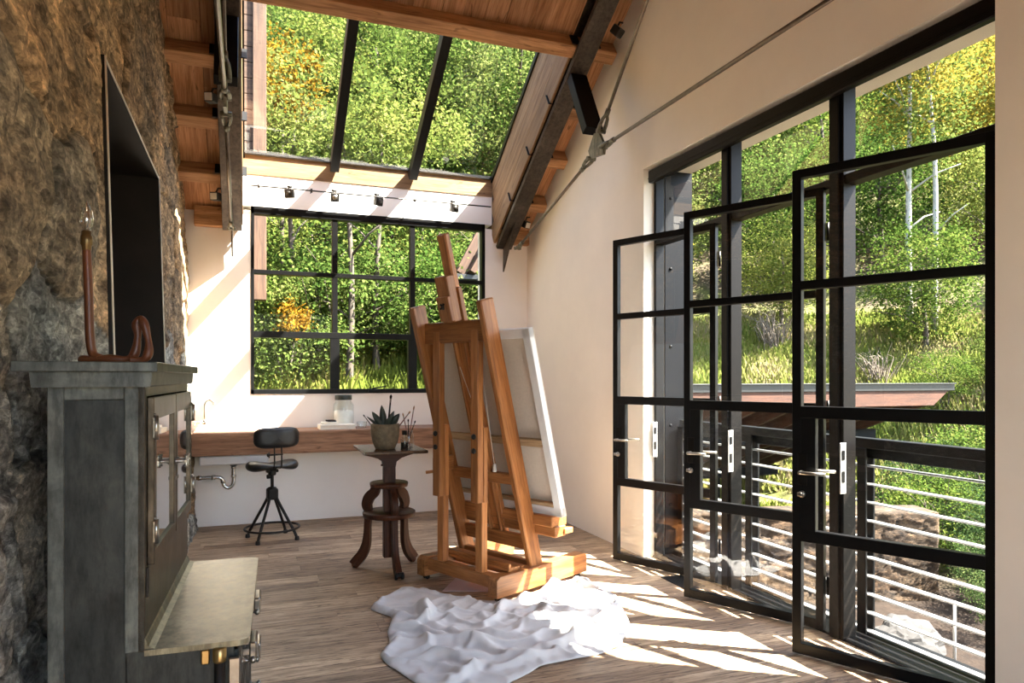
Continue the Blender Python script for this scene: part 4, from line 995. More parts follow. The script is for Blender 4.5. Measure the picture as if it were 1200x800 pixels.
for i in range(nu):
    a = 2 * PI * i / nu; cx_ = math.cos(a); cz_ = math.sin(a)
    ex = .187 * (abs(cx_) ** .42) * (1 if cx_ > 0 else -1); ez = .083 * (abs(cz_) ** .62) * (1 if cz_ > 0 else -1)
    for j in range(nv + 1):
        t_ = -PI / 2 + PI * j / nv; k = max(0, math.cos(t_)) ** .4
        bv.append((ex * k, .165 - .9 * (ex * k) ** 2 + .028 * math.sin(t_), .885 + ez * k))
for i in range(nu):
    for j in range(nv):
        a = i * (nv + 1) + j; c = ((i + 1) % nu) * (nv + 1) + j; bf.append((a, c, c + 1, a + 1))
bb = MB(); bb.add(bv, bf, None, .5, True); bp = bb.build('backrest', 'leather', st)
bb = MB(); bb.tube([(.187 * (abs(math.cos(a)) ** .42) * (1 if math.cos(a) > 0 else -1) * 1.0, .165 - .9 * (.187 * (abs(math.cos(a)) ** .42)) ** 2, .885 + .083 * (abs(math.sin(a)) ** .62) * (1 if math.sin(a) > 0 else -1)) for a in [2 * PI * i / 64 for i in range(64)]], .005, 6, closed=True); bb.build('piping', 'iron', bp)
st.rotation_euler[2] = math.radians(-166)   # back towards the viewer side

# ------------------------------------------------------------------ pedestal stand
pd = empty('pedestal_stand', (.966, 5.107, 0)); tag(pd, 'dark varnished three legged pedestal stand with square top, left of the easel', 'stand')
ZT = .885
bb = MB(); bb.bx(-.215, .225, -.275, .30, ZT - .022, ZT, .004); bb.build('top_board', 'board', pd)
for s in (-.05,):
    bb = MB(); prof = [(-.19, ZT - .022), (.19, ZT - .022), (.185, ZT - .045), (.13, ZT - .06), (.085, ZT - .075), (.05, ZT - .10), (.042, ZT - .14), (-.042, ZT - .14), (-.05, ZT - .10), (-.085, ZT - .075), (-.13, ZT - .06), (-.185, ZT - .045)]
    bb.prism(prof, -.032, .032); bb.build('top_bracket', 'walnut', pd)
bb = MB(); bb.bx(-.043, .043, -.03, .03, .09, ZT - .137, .004); bb.tube([(-.06, 0, .76), (-.03, 0, .76)], .007, 8); bb.build('column', 'walnut', pd)
for (z, r_, h_) in ((.60, .138, .036), (.385, .19, .04)):
    bb = MB(); bb.lathe([(r_ - .02, z), (r_ - .004, z + .004), (r_ - .002, z + h_ * .45), (r_, z + h_ * .6), (r_, z + h_ - .004), (r_ - .004, z + h_), (0, z + h_)], n=48); bb.build('disc_shelf', 'walnut', pd)
def spl_leg(ang, wid=.04):
    m = Matrix.Rotation(ang, 4, 'Z')
    cl = spline([(.098, 0, .60), (.112, 0, .56), (.15, 0, .52), (.168, 0, .47), (.16, 0, .43), (.158, 0, .385), (.163, 0, .32), (.165, 0, .25), (.175, 0, .17), (.205, 0, .10), (.242, 0, .055), (.272, 0, .022)], 5)
    n = len(cl); vs = []; fs = []; gr = []
    for i, p in enumerate(cl):
        d = (cl[min(i + 1, n - 1)] - cl[max(i - 1, 0)]).normalized(); nn = Vector((-d.z, 0, d.x)); f_ = i / n
        hw = (.03 + .008 * math.sin(f_ * 9)) * (1 if f_ < .9 else 1.0); ww = wid / 2
        for (a, c) in ((-1, -1), (1, -1), (1, 1), (-1, 1)):
            q_ = p + nn * hw * a + Vector((0, ww * c, 0)); q_.z = max(q_.z, .0); vs.append(m @ q_); gr.append((f_, a * .03, c * .03))
    for i in range(n - 1):
        for k in range(4): fs.append((i * 4 + k, i * 4 + (k + 1) % 4, i * 4 + 4 + (k + 1) % 4, i * 4 + 4 + k))
    fs += [(0, 1, 2, 3), tuple((n - 1) * 4 + k for k in (3, 2, 1, 0))]
    bb = MB(); bb.add(vs, fs, gr)
    bb.lathe([(0, 0), (.018, .004), (.026, .02), (.022, .036), (0, .045)], n=14, c=m @ Vector((.262, 0, 0)))
    return bb
for a in (math.radians(150), math.radians(36)): spl_leg(a).build('leg', 'walnut', pd)
fl = spl_leg(math.radians(-87)).build('leg', 'walnut', pd)
bb = MB(); 
for s in (-1, 1): bb.lathe([(.024, -.009), (.026, 0), (.024, .009)], n=14, mat=Matrix.Translation((.014 + s * .022, -.30, .026)) @ Matrix.Rotation(PI / 2, 4, 'Y'))
bb.bx(-.012, .04, -.305, -.25, .02, .05, .003); bb.build('caster', 'iron', fl)
# things on the stand
px, py = .925, 5.04
pt = empty('potted_agave', (px, py, ZT)); tag(pt, 'squat mottled clay pot with dark blue green spiky leaves on the stand', 'potted plant')
bb = MB(); bb.lathe([(0, .0), (.062, 0), (.07, .004), (.09, .05), (.101, .11), (.104, .165), (.102, .18), (.092, .18), (.092, .16), (0, .158)], n=32); bb.build('pot', 'clay', pt)
bb = MB(); bb.lathe([(.091, .155), (.05, .166), (0, .168)], n=20); bb.build('soil', 'soil', pt)
def blade(bb, base, tip, w, bend):
    base = Vector(base); tip = Vector(tip); n = 8; d = (tip - base); side = d.cross(Vector((0, 1, 0))).normalized() if abs(d.normalized().y) < .9 else Vector((1, 0, 0)); nr = side.cross(d).normalized()
    vs = []; fs = []
    for i in range(n + 1):
        t_ = i / n; p = base + d * t_ + nr * bend * math.sin(t_ * PI * .8); ww = w * (math.sin(min(1, t_ * 1.25 + .2) * PI * .62)) * (1 - t_ ** 4)
        th_ = .006 * (1 - t_) + .001
        vs += [p - side * ww, p + nr * th_, p + side * ww, p - nr * th_]
    for i in range(n):
        for k in range(4): fs.append((i * 4 + k, i * 4 + (k + 1) % 4, i * 4 + 4 + (k + 1) % 4, i * 4 + 4 + k))
    fs += [(0, 1, 2, 3), tuple(n * 4 + k for k in (3, 2, 1, 0))]
    bb.add(vs, fs, None, .5, True)
for (bx_, ty, w, bd) in (((-.02, -.02, .16), (-.10, -.04, .27), .024, .01), ((-.005, .0, .16), (-.025, .0, .315), .026, .008), ((.03, .0, .16), (.10, -.02, .255), .028, -.015), ((.02, .02, .16), (.075, .04, .27), .022, .01), ((-.04, .02, .16), (-.13, .02, .235), .010, .004), ((.0, -.03, .16), (.03, -.07, .24), .022, .0)):
    bb = MB(); blade(bb, bx_, ty, w, bd); bb.build('leaf', 'agave', pt)
def brush(loc, d, L, r, colr, label, group='paintbrushes on the stand'):
    e = empty('paintbrush', loc); tag(e, label, 'paintbrush', group); d = Vector(d).normalized()
    bb = MB(); bb.tube([d * 0, d * L * .3, d * L * .7, d * L * .8], [r * .5, r, r * .8, r * .75], 8); bb.build('handle', colr, e)
    bb = MB(); bb.tube([d * L * .8, d * L * .9], [r * .85, r * 1.0], 8); bb.build('ferrule', 'nickel', e)
    bb = MB(); bb.tube([d * L * .9, d * L * .96, d * L], [r * 1.0, r * 1.3, r * .3], 8); bb.build('bristles', 'bristle' if colr != 'recess' else 'recess', e)
brush((px + .01, py - .03, ZT + .10), (.09, -.02, 1), .29, .0075, 'recess', 'tall dark paintbrush standing up in the clay plant pot')
brush((px + .05, py - .02, ZT + .10), (.75, -.1, 1), .21, .005, 'redlac', 'thin slanting paintbrush at the right rim of the plant pot')
brush((px - .05, py + .02, ZT + .11), (-.75, .05, 1), .17, .004, 'recess', 'thin dark stick slanting out of the left of the plant pot')
jx, jy = 1.105, 5.08
gj = empty('brush_jar', (jx, jy, ZT)); tag(gj, 'small clear glass jar holding paintbrushes at the right of the stand', 'jar')
bb = MB(); bb.lathe([(0, .0), (.034, 0), (.038, .006), (.038, .085), (.030, .105), (.030, .12), (.032, .122)], n=24); bb.build('glass', 'clear', gj)
for i, (dx, dy, L, cc, lab) in enumerate(((-.22, .05, .25, 'redlac', 'red brown paintbrush leaning left in the small glass jar'), (.16, -.03, .30, 'redlac', 'tallest red brown paintbrush in the small glass jar'), (-.02, .02, .20, 'recess', 'short dark paintbrush upright in the small glass jar'), (.38, .05, .20, 'recess', 'dark paintbrush leaning right in the small glass jar'))):
    brush((jx - dx * .05, jy - dy * .05, ZT + .008), (dx, dy, 1), L, .0045, cc, lab, 'paintbrushes in the glass jar')
bt = empty('ink_bottle', (1.055, 4.99, ZT)); tag(bt, 'small glass bottle with black cap between the pot and brushes', 'bottle')
bb = MB(); bb.lathe([(0, 0), (.026, 0), (.028, .004), (.028, .075), (.016, .092), (.013, .10)], n=20); bb.build('bottle_body', 'clear', bt)
bb = MB(); bb.lathe([(.024, .002), (.0255, .004), (.0255, .045), (0, .045)], n=20); bb.build('contents', 'recess', bt)
bb = MB(); bb.lathe([(.017, .10), (.018, .102), (.018, .13), (0, .132)], n=18); bb.build('cap', 'recess', bt)

# ------------------------------------------------------------------ easel (local x = towards the canvas side, local y = left as seen from behind)
EA = math.radians(25); ez = empty('studio_easel', (1.267, 4.425, 0), EA); tag(ez, 'tall oak studio easel seen from behind, on a wheeled base', 'easel')
def plan(z): return .41 - .2657 * (z - .15)
U = .335
for s in (-1, 1):
    y = s * .355
    bb = MB(); bb.prism([(0, .035), (0, .145), (.03, .165), (.86, .165), (.88, .15), (.88, .035)], y - .04, y + .04); rn = bb.build('runner', 'oak', ez)
    for x in (.05, .82):
        bb = MB()
        for q_ in (-1, 1): bb.lathe([(.015, -.006), (.0175, 0), (.015, .006)], n=14, mat=Matrix.Translation((x, y + q_ * .014, .0175)) @ Matrix.Rotation(PI / 2, 4, 'X'))
        bb.bx(x - .014, x + .014, y - .012, y + .012, .012, .036, .002); bb.build('caster', 'iron', rn)
bb = MB(); bb.bx(.03, .10, -.33, .33, .075, .155, .005); bb.build('base_rail', 'oak', ez)
bb = MB(); bb.bx(.28, .34, -.33, .33, .09, .17, .005); bb.build('base_rail', 'oak', ez)
bb = MB(); bb.bx(.14, .24, -.36, .30, .165, .19, .004); bb.bx(.14, .16, -.36, .30, .19, .215, .003); bb.build('base_tray', 'oak', ez)
bb = MB(); bb.bx(.36, .41, -.33, .33, .10, .19, .005); bb.build('base_rail', 'oak', ez)
for s in (-1, 1):
    y = s * U; a = Vector((plan(.14), y, .14)); c = Vector((plan(1.88), y, 1.88))
    bb = MB(); bb.beam(a, c, .05, .115, (1, 0, .2657), .008); bb.build('side_mast', 'oak', ez)
for (z, hh) in ((.30, .10), (.73, .075)):
    bb = MB(); bb.beam((plan(z) + .02, -U, z), (plan(z) + .02, U, z), .03, hh, (-.2657, 0, 1), .004); bb.build('cross_rail', 'oak', ez)
# rear posts: lower bar and sleeve
for s in (-1, 1):
    y = s * .19
    bb = MB(); bb.bx(.035, .085, y - .032, y + .032, .155, .66, .004); bb.build('post_foot', 'oak', ez)
    bb = MB(); bb.bx(-.002, .046, y - .036, y + .036, .60, 1.70, .004); ps = bb.build('rear_post', 'oak', ez)
    bb = MB(); bb.bx(.046, .08, y - .04, y + .04, .60, 1.08, .003); bb.build('sleeve_block', 'oak', ez)
    for z in (.93, 1.02):
        bb = MB(); bb.lathe([(.017, 0), (.019, .006), (.015, .014), (.006, .018)], n=14, mat=Matrix.Translation((-.002, y, z)) @ Matrix.Rotation(-PI / 2, 4, 'Y'))
        bb.build('knob', 'iron', ps, label='black clamp knob')
bb = MB(); bb.bx(.0, .05, -U, U, 1.625, 1.765, .006); bb.build('head_rail', 'oak', ez)
bb = MB(); bb.beam((.02, .235, .80), (plan(.80), .30, .80), .03, .10, (0, 0, 1), .004); bb.tube([(.02, .235, .76), (-.03, .262, .755)], .011, 8); bb.build('side_arm', 'oak', ez)
# centre mast: wide lower board and narrow sliding top
off = .055
bb = MB(); bb.beam((plan(.33) + off, 0, .33), (plan(1.98) + off, 0, 1.98), .15, .035, (1, 0, .2657), .004); bb.beam((plan(.33) + off - .03, .05, .33), (plan(1.70) + off - .03, .05, 1.70), .02, .025, (1, 0, .2657), .003); bb.beam((plan(.33) + off - .03, -.05, .33), (plan(1.70) + off - .03, -.05, 1.70), .02, .025, (1, 0, .2657), .003); bb.build('centre_mast', 'oak', ez)
bb = MB(); bb.beam((plan(1.70) + off + .01, 0, 1.70), (plan(2.32) + off + .01, 0, 2.32), .085, .05, (1, 0, .2657), .010); bb.build('sliding_mast', 'oak', ez)
bb = MB(); bb.beam((plan(1.76) + .0, 0, 1.76), (plan(2.05) + .0, 0, 2.05), .12, .07, (1, 0, .2657), .006); bb.beam((plan(1.76) - .04, 0, 1.76), (plan(1.915) - .04, 0, 1.915), .118, .03, (1, 0, .2657), .004); tb = bb.build('top_clamp', 'oak', ez)
bb = MB(); q_ = plan(1.85) - .058
for k in range(4):
    a = PI / 4 + k * PI / 2; bb.tube([(q_, 0, 1.85), (q_ - .01, .022 * math.cos(a), 1.85 + .022 * math.sin(a))], [.006, .008], 8)
bb.lathe([(.012, 0), (.008, .014)], n=12, mat=Matrix.Translation((q_ + .01, 0, 1.85)) @ Matrix.Rotation(-PI / 2, 4, 'Y')); bb.build('star_knob', 'iron', tb, label='black four-armed star knob')
# canvas ledge and cords
zl = .47
bb = MB(); bb.bx(plan(zl) + .04, plan(zl) + .19, -.52, .40, .435, .505, .006); bb.bx(plan(zl) + .06, plan(zl) + .165, -.535, .40, .37, .44, .006); bb.build('canvas_ledge', 'oak', ez)
bb = MB(); bb.bx(plan(zl) + .14, plan(zl) + .22, -.55, -.50, .385, .42, .003); bb.build('ledge_block', 'oak', ez)
bb = MB(); bb.tube([(.06, .10, 1.62), (plan(1.15) - .02, -.08, 1.15)], .0025, 6); bb.build('cord', 'paperwhite', ez, label='thin white cord')
bb = MB(); bb.tube([(.06, -.16, 1.62), (plan(.8) + .0, -.13, .80)], .0025, 6); bb.lathe([(.012, 0), (.014, .01), (.01, .05), (.004, .055)], n=12, c=(plan(.8), -.13, .77)); bb.build('cord', 'paperwhite', ez, label='thin white cord')
# canvas (back towards the viewer) standing on the ledge
cv = empty('stretched_canvas', (1.267, 4.425, 0), EA); tag(cv, 'large stretched canvas leaning on the easel, its raw back and white edge showing', 'canvas')
zc0, zc1 = .507, 1.70; y0c, y1c = -.575, .525; co = .095
def cbeam(y0, z0, y1, z1, w, dpt, dx): return MB().beam((plan(z0) + co + dx, y0, z0), (plan(z1) + co + dx, y1, z1), dpt, w, (-.2657, 0, 1) if abs(z1 - z0) < .01 else (0, 1, 0), .003)
bb = MB(); q_ = .04
bb.add([(plan(zc0) + co + q_, y0c, zc0), (plan(zc0) + co + q_, y1c, zc0), (plan(zc1) + co + q_, y1c, zc1), (plan(zc1) + co + q_, y0c, zc1),
        (plan(zc0) + co + q_ - .004, y0c, zc0), (plan(zc0) + co + q_ - .004, y1c, zc0), (plan(zc1) + co + q_ - .004, y1c, zc1), (plan(zc1) + co + q_ - .004, y0c, zc1)],
       [(0, 1, 2, 3), (7, 6, 5, 4), (0, 4, 5, 1), (1, 5, 6, 2), (2, 6, 7, 3), (3, 7, 4, 0)]); bb.build('cloth_face', 'canvas', cv)
for (a, w) in (((y0c + .03, zc0, y0c + .03, zc1), .06), ((y1c - .03, zc0, y1c - .03, zc1), .06), ((y0c, zc0 + .03, y1c, zc0 + .03), .06), ((y0c, zc1 - .03, y1c, zc1 - .03), .06)):
    cbeam(*a, w, .042, .015).build('folded_edge', 'canvas_edge', cv, label='white primed canvas folded over the stretcher')
cbeam(y0c + .06, .98, y1c - .06, .98, .05, .03, .015).build('stretcher_bar', 'stretcher', cv, label='pale wooden stretcher bar')
cbeam(y0c + .06, .575, y1c - .06, .575, .03, .03, .012).build('stretcher_bar', 'stretcher', cv, label='pale wooden stretcher bar')

# ------------------------------------------------------------------ paper and drop cloth on the floor
b = MB(); P4 = [(1.44, 4.84), (1.62, 4.70), (1.49, 4.33), (1.19, 4.45)]
b.add([(p[0], p[1], .001) for p in P4] + [(p[0], p[1], .004) for p in P4], [(3, 2, 1, 0), (4, 5, 6, 7), (0, 1, 5, 4), (1, 2, 6, 5), (2, 3, 7, 6), (3, 0, 4, 7)])
tag(b.build('paper_sheet', 'paper'), 'pinkish sheet of paper on the floor under the easel', 'paper')
b = MB(); b.add(sheet_verts, sheet_quads, None, .5, True); dc = b.build('drop_cloth', 'cloth'); tag(dc, 'crumpled white drop cloth spread on the floor before the easel', 'cloth')
dc.modifiers.new('smooth', 'SUBSURF').levels = 1; dc.modifiers['smooth'].render_levels = 1
sl = dc.modifiers.new('thick', 'SOLIDIFY'); sl.thickness = .003; sl.offset = -1

# ------------------------------------------------------------------ hillside outside
def ground(x, y):
    r = math.hypot(x, y); az = math.degrees(math.atan2(x, y))
    w = sstep(22, 31, az)
    zb = -.5 + .75 * sstep(7.6, 8.6, r) + .44 * max(0, r - 8.3) + .16 * max(0, r - 13)
    zr = -1.35 + 2.5 * sstep(15.0, 17.6, r) + .46 * max(0, r - 17.2) + .16 * max(0, r - 22)
    if az > 75: zr = -1.35 + (zr + 1.35) * (1 - sstep(75, 105, az))
    z = zb * (1 - w) + zr * w
    z += noise.noise(Vector((x * .25, y * .25, 3))) * .35 * sstep(9, 14, r) + noise.noise(Vector((x * 1.1, y * 1.1, 8))) * .09
    return z
vs = []; fs = []; tt = []; NA_ = 180; rr_l = []; r = 2.5
while r < 75: rr_l.append(r); r *= 1.022
for r in rr_l:
    for i in range(NA_ + 1):
        az = math.radians(-50 + 175 * i / NA_); x, y = r * math.sin(az), r * math.cos(az)
        inside = -1.6 < x < 3.34 and y < 7.45
        z = ground(x, y)
        if inside: z = min(z, -.45)
        vs.append((x, y, z)); a_ = math.degrees(az); tt.append(1 - sstep(24, 32, a_) * (1 - sstep(10.2, 12.5, r + .8 * noise.noise(Vector((x, y, 1))))))
for j in range(len(rr_l) - 1):
    for i in range(NA_): a = j * (NA_ + 1) + i; fs.append((a, a + 1, a + NA_ + 2, a + NA_ + 1))
b = MB(); b.add(vs, fs, None, tt, True); gd = b.build('ground', 'terrain'); struct(gd, 'grassy and earthy hillside rising behind the house', 'hillside')

def foliage_mb(rnd, crown, nclus, nleaf, size, flatten=.75, spread=.30, droop=0):
    """leaf mass: clusters of small folded leaves inside an ellipsoid crown (cx,cy,cz,rx,ry,rz)"""
    vs = []; fs = []; tt = []
    cx_, cy_, cz_, rx, ry, rz_ = crown
    for c in range(nclus):
        while True:
            p = Vector((rnd.uniform(-1, 1), rnd.uniform(-1, 1), rnd.uniform(-1, 1)))
            if .25 < p.length < 1: break
        p = p * (.55 + .45 * rnd.random()) if rnd.random() < .35 else p.normalized() * rnd.uniform(.68, 1)
        ctr = Vector((cx_ + p.x * rx, cy_ + p.y * ry, cz_ + p.z * rz_)); ct = rnd.uniform(.2, .75)
        s_ = spread * (rx + rz_) / 2 * rnd.uniform(.6, 1.2)
        for l in range(nleaf):
            q = ctr + Vector((rnd.gauss(0, s_), rnd.gauss(0, s_), rnd.gauss(0, s_ * flatten)))
            if droop: q.z -= abs(rnd.gauss(0, droop))
            ax = Vector((rnd.gauss(0, 1), rnd.gauss(0, 1), rnd.gauss(-.3 - 2 * droop, .8))).normalized()
            nn = Vector((rnd.gauss(0, .8), rnd.gauss(0, .8), rnd.gauss(.7, .7))); sd = ax.cross(nn)
            if sd.length < 1e-3: continue
            sd.normalize(); L = size * rnd.uniform(.7, 1.35); W = L * rnd.uniform(.28, .4); o = len(vs)
            vs += [q, q + ax * L * .5 + sd * W, q + ax * L, q + ax * L * .5 - sd * W]; fs.append((o, o + 1, o + 2, o + 3))
            t_ = max(0, min(1, ct + rnd.gauss(0, .16))); tt += [t_] * 4
    bb = MB(); bb.v = [tuple(v) for v in vs]; bb.g = bb.v; bb.f = fs; bb.sm = [False] * len(fs); bb.t = tt
    return bb
def trunk_mb(rnd, h_, r0, lean, nb, crown):
    bb = MB(); P_ = []; n = 9
    for i in range(n + 1):
        t_ = i / n; P_.append((lean * t_ * t_ * h_ * .25 + .05 * math.sin(t_ * 6 + lean * 9), .05 * math.sin(t_ * 5), -.25 + t_ * (h_ + .25)))
    bb.tube(P_, [r0 * (1.15 - .85 * i / n) for i in range(n + 1)], 8)
    for k in range(nb):
        i = rnd.randint(3, n - 1); a = rnd.uniform(0, 2 * PI); L = rnd.uniform(.5, .9) * crown[3]
        p = Vector(P_[i]); q = p + Vector((math.cos(a) * L, math.sin(a) * L, L * rnd.uniform(.4, .9)))
        bb.tube([p, p.lerp(q, .5) + Vector((0, 0, .1 * L)), q], [r0 * .38, r0 * .25, r0 * .1], 6)
    return bb
PROTO = {}
def proto(key, name, leafm, barkm, crown, nclus, nleaf, size, h_, r0, nb, spread=.3, droop=0, seed=1, stems=1, lean=.2):
    rnd = random.Random(seed); f = foliage_mb(rnd, crown, nclus, nleaf, size, .75, spread, droop).build('foliage', leafm)
    t_ = MB()
    for k in range(stems):
        tm = trunk_mb(rnd, h_ * rnd.uniform(.85, 1.05), r0, lean * rnd.uniform(-1, 1), nb, crown); m = Matrix.Rotation(k * 2.4, 4, 'Z') @ Matrix.Translation((.12 * (stems > 1), 0, 0)) @ Matrix.Rotation(.16 * (stems > 1), 4, 'Y')
        t_.add([m @ Vector(v) for v in tm.v], tm.f, tm.g, .5, True)
    t_ = t_.build('trunk', barkm); PROTO[key] = (name, f.data, t_.data)
    for o in (f, t_): bpy.data.objects.remove(o)
def plant(key, x, y, s, rz, label, cat, group, dz=0.0):
    name, fm, tm = PROTO[key]; e = empty(name, (x, y, ground(x, y) + dz), rz); e.scale = (s, s, s); tag(e, label, cat, group)
    for nm, me in (('foliage', fm), ('trunk', tm)):
        o = bpy.data.objects.new(nm, me); COL.objects.link(o); o.parent = e
    return e
proto('bushA', 'leafy_shrub', 'leaf_green', 'bark', (0, 0, 1.15, 1.15, 1.15, 1.05), 85, 100, .06, 1.5, .035, 4, .17, 0, 3, 3)
proto('bushB', 'leafy_shrub', 'leaf_light', 'bark', (0, 0, 1.0, 1.2, 1.1, .95), 80, 100, .056, 1.3, .03, 4, .17, 0, 4, 3)
proto('treeA', 'broadleaf_tree', 'leaf_green', 'bark', (0, 0, 3.6, 1.7, 1.7, 2.2), 150, 110, .072, 4.6, .10, 9, .11, 0, 5)
proto('treeB', 'broadleaf_tree', 'leaf_light', 'bark', (0, 0, 3.4, 1.8, 1.7, 2.3), 150, 110, .068, 4.6, .09, 10, .11, .05, 6)
proto('farA', 'hill_tree', 'leaf_green', 'bark', (0, 0, 2.6, 1.9, 1.9, 2.1), 120, 90, .10, 3.4, .10, 5, .17, 0, 7)
proto('farB', 'hill_tree', 'leaf_light', 'bark', (0, 0, 2.6, 1.9, 1.9, 2.2), 120, 90, .10, 3.4, .09, 5, .17, 0, 8)
proto('farY', 'hill_tree', 'leaf_yellow', 'bark', (0, 0, 2.7, 1.6, 1.6, 2.3), 110, 90, .095, 3.6, .08, 5, .17, 0, 9)
proto('orange', 'orange_shrub', 'leaf_orange', 'bark', (0, 0, 1.3, .55, .55, .7), 26, 45, .09, 1.4, .03, 4, .2, .05, 10)
proto('sageA', 'sage_shrub', 'leaf_sage', 'bark', (0, 0, 1.1, 1.15, 1.15, 1.05), 90, 110, .045, 1.5, .03, 4, .15, 0, 41, 3)
proto('aspen', 'aspen_tree', 'leaf_yellow', 'aspen', (0, 0, 6.6, 1.25, 1.25, 2.3), 80, 70, .085, 8.0, .085, 6, .16, 0, 12, 1, .12)
proto('aspen2', 'aspen_tree', 'leaf_light', 'aspen', (.3, 0, 6.4, 1.2, 1.2, 2.4), 80, 65, .085, 8.0, .075, 6, .16, 0, 13, 1, .5)
def polar(az, r): a = math.radians(az); return r * math.sin(a), r * math.cos(a)
rg = random.Random(21)
LB = {'bushA': 'dense mid green shrub on the bank close behind the back window', 'bushB': 'pale green leafy shrub on the bank close behind the back window',
      'treeA': 'mid green broadleaf tree rising outside the back window and skylight', 'treeB': 'light green broadleaf tree rising outside the back window and skylight',
      'farA': 'mid green tree higher up the slope seen through the skylight', 'farB': 'light green tree higher up the slope seen through the skylight', 'farY': 'yellowing tree higher up the slope seen through the skylight'}
LR = {'sageA': 'grey green sage shrub on the slope below the doors', 'farA': 'mid green tree on the far hillside seen through the open doors', 'farB': 'light green tree on the far hillside seen through the open doors', 'farY': 'yellow autumn tree on the far hillside seen through the open doors',
      'bushA': 'mid green shrub on the slope below the doors', 'bushB': 'pale green shrub on the slope below the doors'}
def put(key, az, r, s, lab, cat, where):
    x, y = polar(az, r); plant(key, x, y, s, rg.uniform(0, 6.28), lab[key], cat, '%s %s' % (PROTO[key][0].replace('_', ' ') + 's ' + {'A': 'green', 'B': 'light', 'Y': 'yellow'}[key[-1]], where))
# near bank behind the back window
for (az, r, k, s) in ((3, 10.4, 'bushB', .9), (6.5, 10.9, 'bushA', 1.0), (10, 11.4, 'bushB', .9), (14, 11.0, 'bushA', .9), (17.5, 10.7, 'bushB', .85), (-1.5, 10.8, 'bushA', .9), (21, 11.2, 'bushA', 1.0), (8.5, 13.0, 'bushB', 1.2), (13, 13.4, 'bushA', 1.2), (4.5, 13.2, 'bushA', 1.2), (18.5, 13.2, 'bushB', 1.2), (0, 13.5, 'bushB', 1.2), (24, 13, 'bushB', 1.1)):
    put(k, az, r, s, LB, 'shrub', 'behind the back window')
for (az, r, k, s) in ((1, 15.5, 'treeA', 1.0), (5.5, 15.0, 'treeB', .95), (9.5, 15.8, 'treeA', 1.05), (13.5, 15.2, 'treeB', 1.0), (17.5, 15.6, 'treeA', 1.0), (21.5, 15.2, 'treeB', 1.05), (-4, 15.5, 'treeB', 1), (26, 16, 'treeA', 1.0), (3, 18.3, 'treeB', 1.1), (7.5, 18.6, 'treeA', 1.1), (11.5, 18.4, 'treeB', 1.1), (15.5, 18.8, 'treeB', 1.1), (19.5, 18.4, 'treeA', 1.1), (-1, 18.8, 'treeA', 1.1), (24, 19, 'treeB', 1.1)):
    put(k, az, r, s, LB, 'tree', 'behind the skylight')
r = 21.5
while r < 58:
    az = -9 + rg.uniform(0, 4)
    while az < 30:
        put(rg.choice(('farA', 'farB', 'farB', 'farA', 'farY')), az + rg.uniform(-1, 1), r + rg.uniform(-1, 1), rg.uniform(.95, 1.3), LB, 'tree', 'up the slope behind'); az += math.degrees(3.1 / r) * rg.uniform(.85, 1.15)
    r += 3.4 + r * .035
# far hillside beyond the doors
r = 19.6
while r < 60:
    az = 31 + rg.uniform(0, 4)
    while az < 66:
        k = rg.choice(('farA', 'farB', 'farB', 'farY', 'farY') if r < 28 else ('farA', 'farB', 'farY', 'farY', 'farY')); s = rg.uniform(.5, .72) if r < 22 else rg.uniform(.7, 1.0) if r < 26 else rg.uniform(.95, 1.3)
        put(k, az + rg.uniform(-1, 1), r + rg.uniform(-1, 1), s, LR, 'tree', 'on the far hillside'); az += math.degrees(3.2 / r) * rg.uniform(.85, 1.15)
    r += 3.2 + r * .04
for (az, r, k, s) in ((51.5, 11.6, 'bushA', .62), (55.4, 11.6, 'sageA', .62), (56.8, 10.4, 'sageA', .62), (53.4, 13.2, 'sageA', .8), (55.8, 13.0, 'bushA', .85), (58.5, 12.2, 'sageA', .8), (51.0, 14.2, 'sageA', .72), (54.6, 15.2, 'bushA', .9), (57.6, 15.0, 'sageA', .9), (60.5, 13.0, 'bushA', .9), (55.0, 9.9, 'sageA', .42), (55.9, 9.0, 'sageA', .38), (52.2, 17.0, 'bushA', .55), (56, 17.6, 'bushB', .6)):
    put(k, az, r, s, LR, 'shrub', 'below the doors')
x, y = polar(50.2, 20.2); plant('aspen', x, y, 1.0, .4, 'straight white barked aspen trunk, left of the pair on the far bank', 'tree', None)
x, y = polar(51.8, 20.0); plant('aspen2', x, y, .98, 2.2, 'slightly leaning white barked aspen, right of the pair on the far bank', 'tree', None)
x, y = polar(3.3, 9.75); plant('orange', x, y, .42, 0, 'small orange leaved shrub behind the left panes of back window', 'shrub', None, .75)
proto('amber', 'amber_tree', 'leaf_orange', 'bark', (0, 0, 4.5, .55, .55, .75), 30, 60, .075, 4.7, .045, 3, .2, .12, 51)
x, y = polar(2.6, 12.4); plant('amber', x, y, 1.0, 1, 'slim tree with orange autumn leaves at the left edge of the skylight', 'tree', None)
proto('sapling', 'slender_tree', 'leaf_light', 'bark', (0, 0, 3.9, .9, .9, .9), 40, 80, .06, 4.2, .055, 2, .16, 0, 31)
for (az, r, lab) in ((7.6, 10.2, 'slim grey trunk seen through the middle panes of the back window'), (9.9, 10.6, 'slim grey trunk beyond the middle of the back window, right of another'), (3.2, 10.9, 'slim grey trunk seen through the left panes of the back window'), (13.2, 12.6, 'slim trunk beyond the right panes of the back window, behind the easel'), (6.2, 13.9, 'slim trunk on the bank higher up, seen through the skylight')):
    x, y = polar(az, r); plant('sapling', x, y, 1.0, rg.uniform(0, 6), lab, 'tree', None)

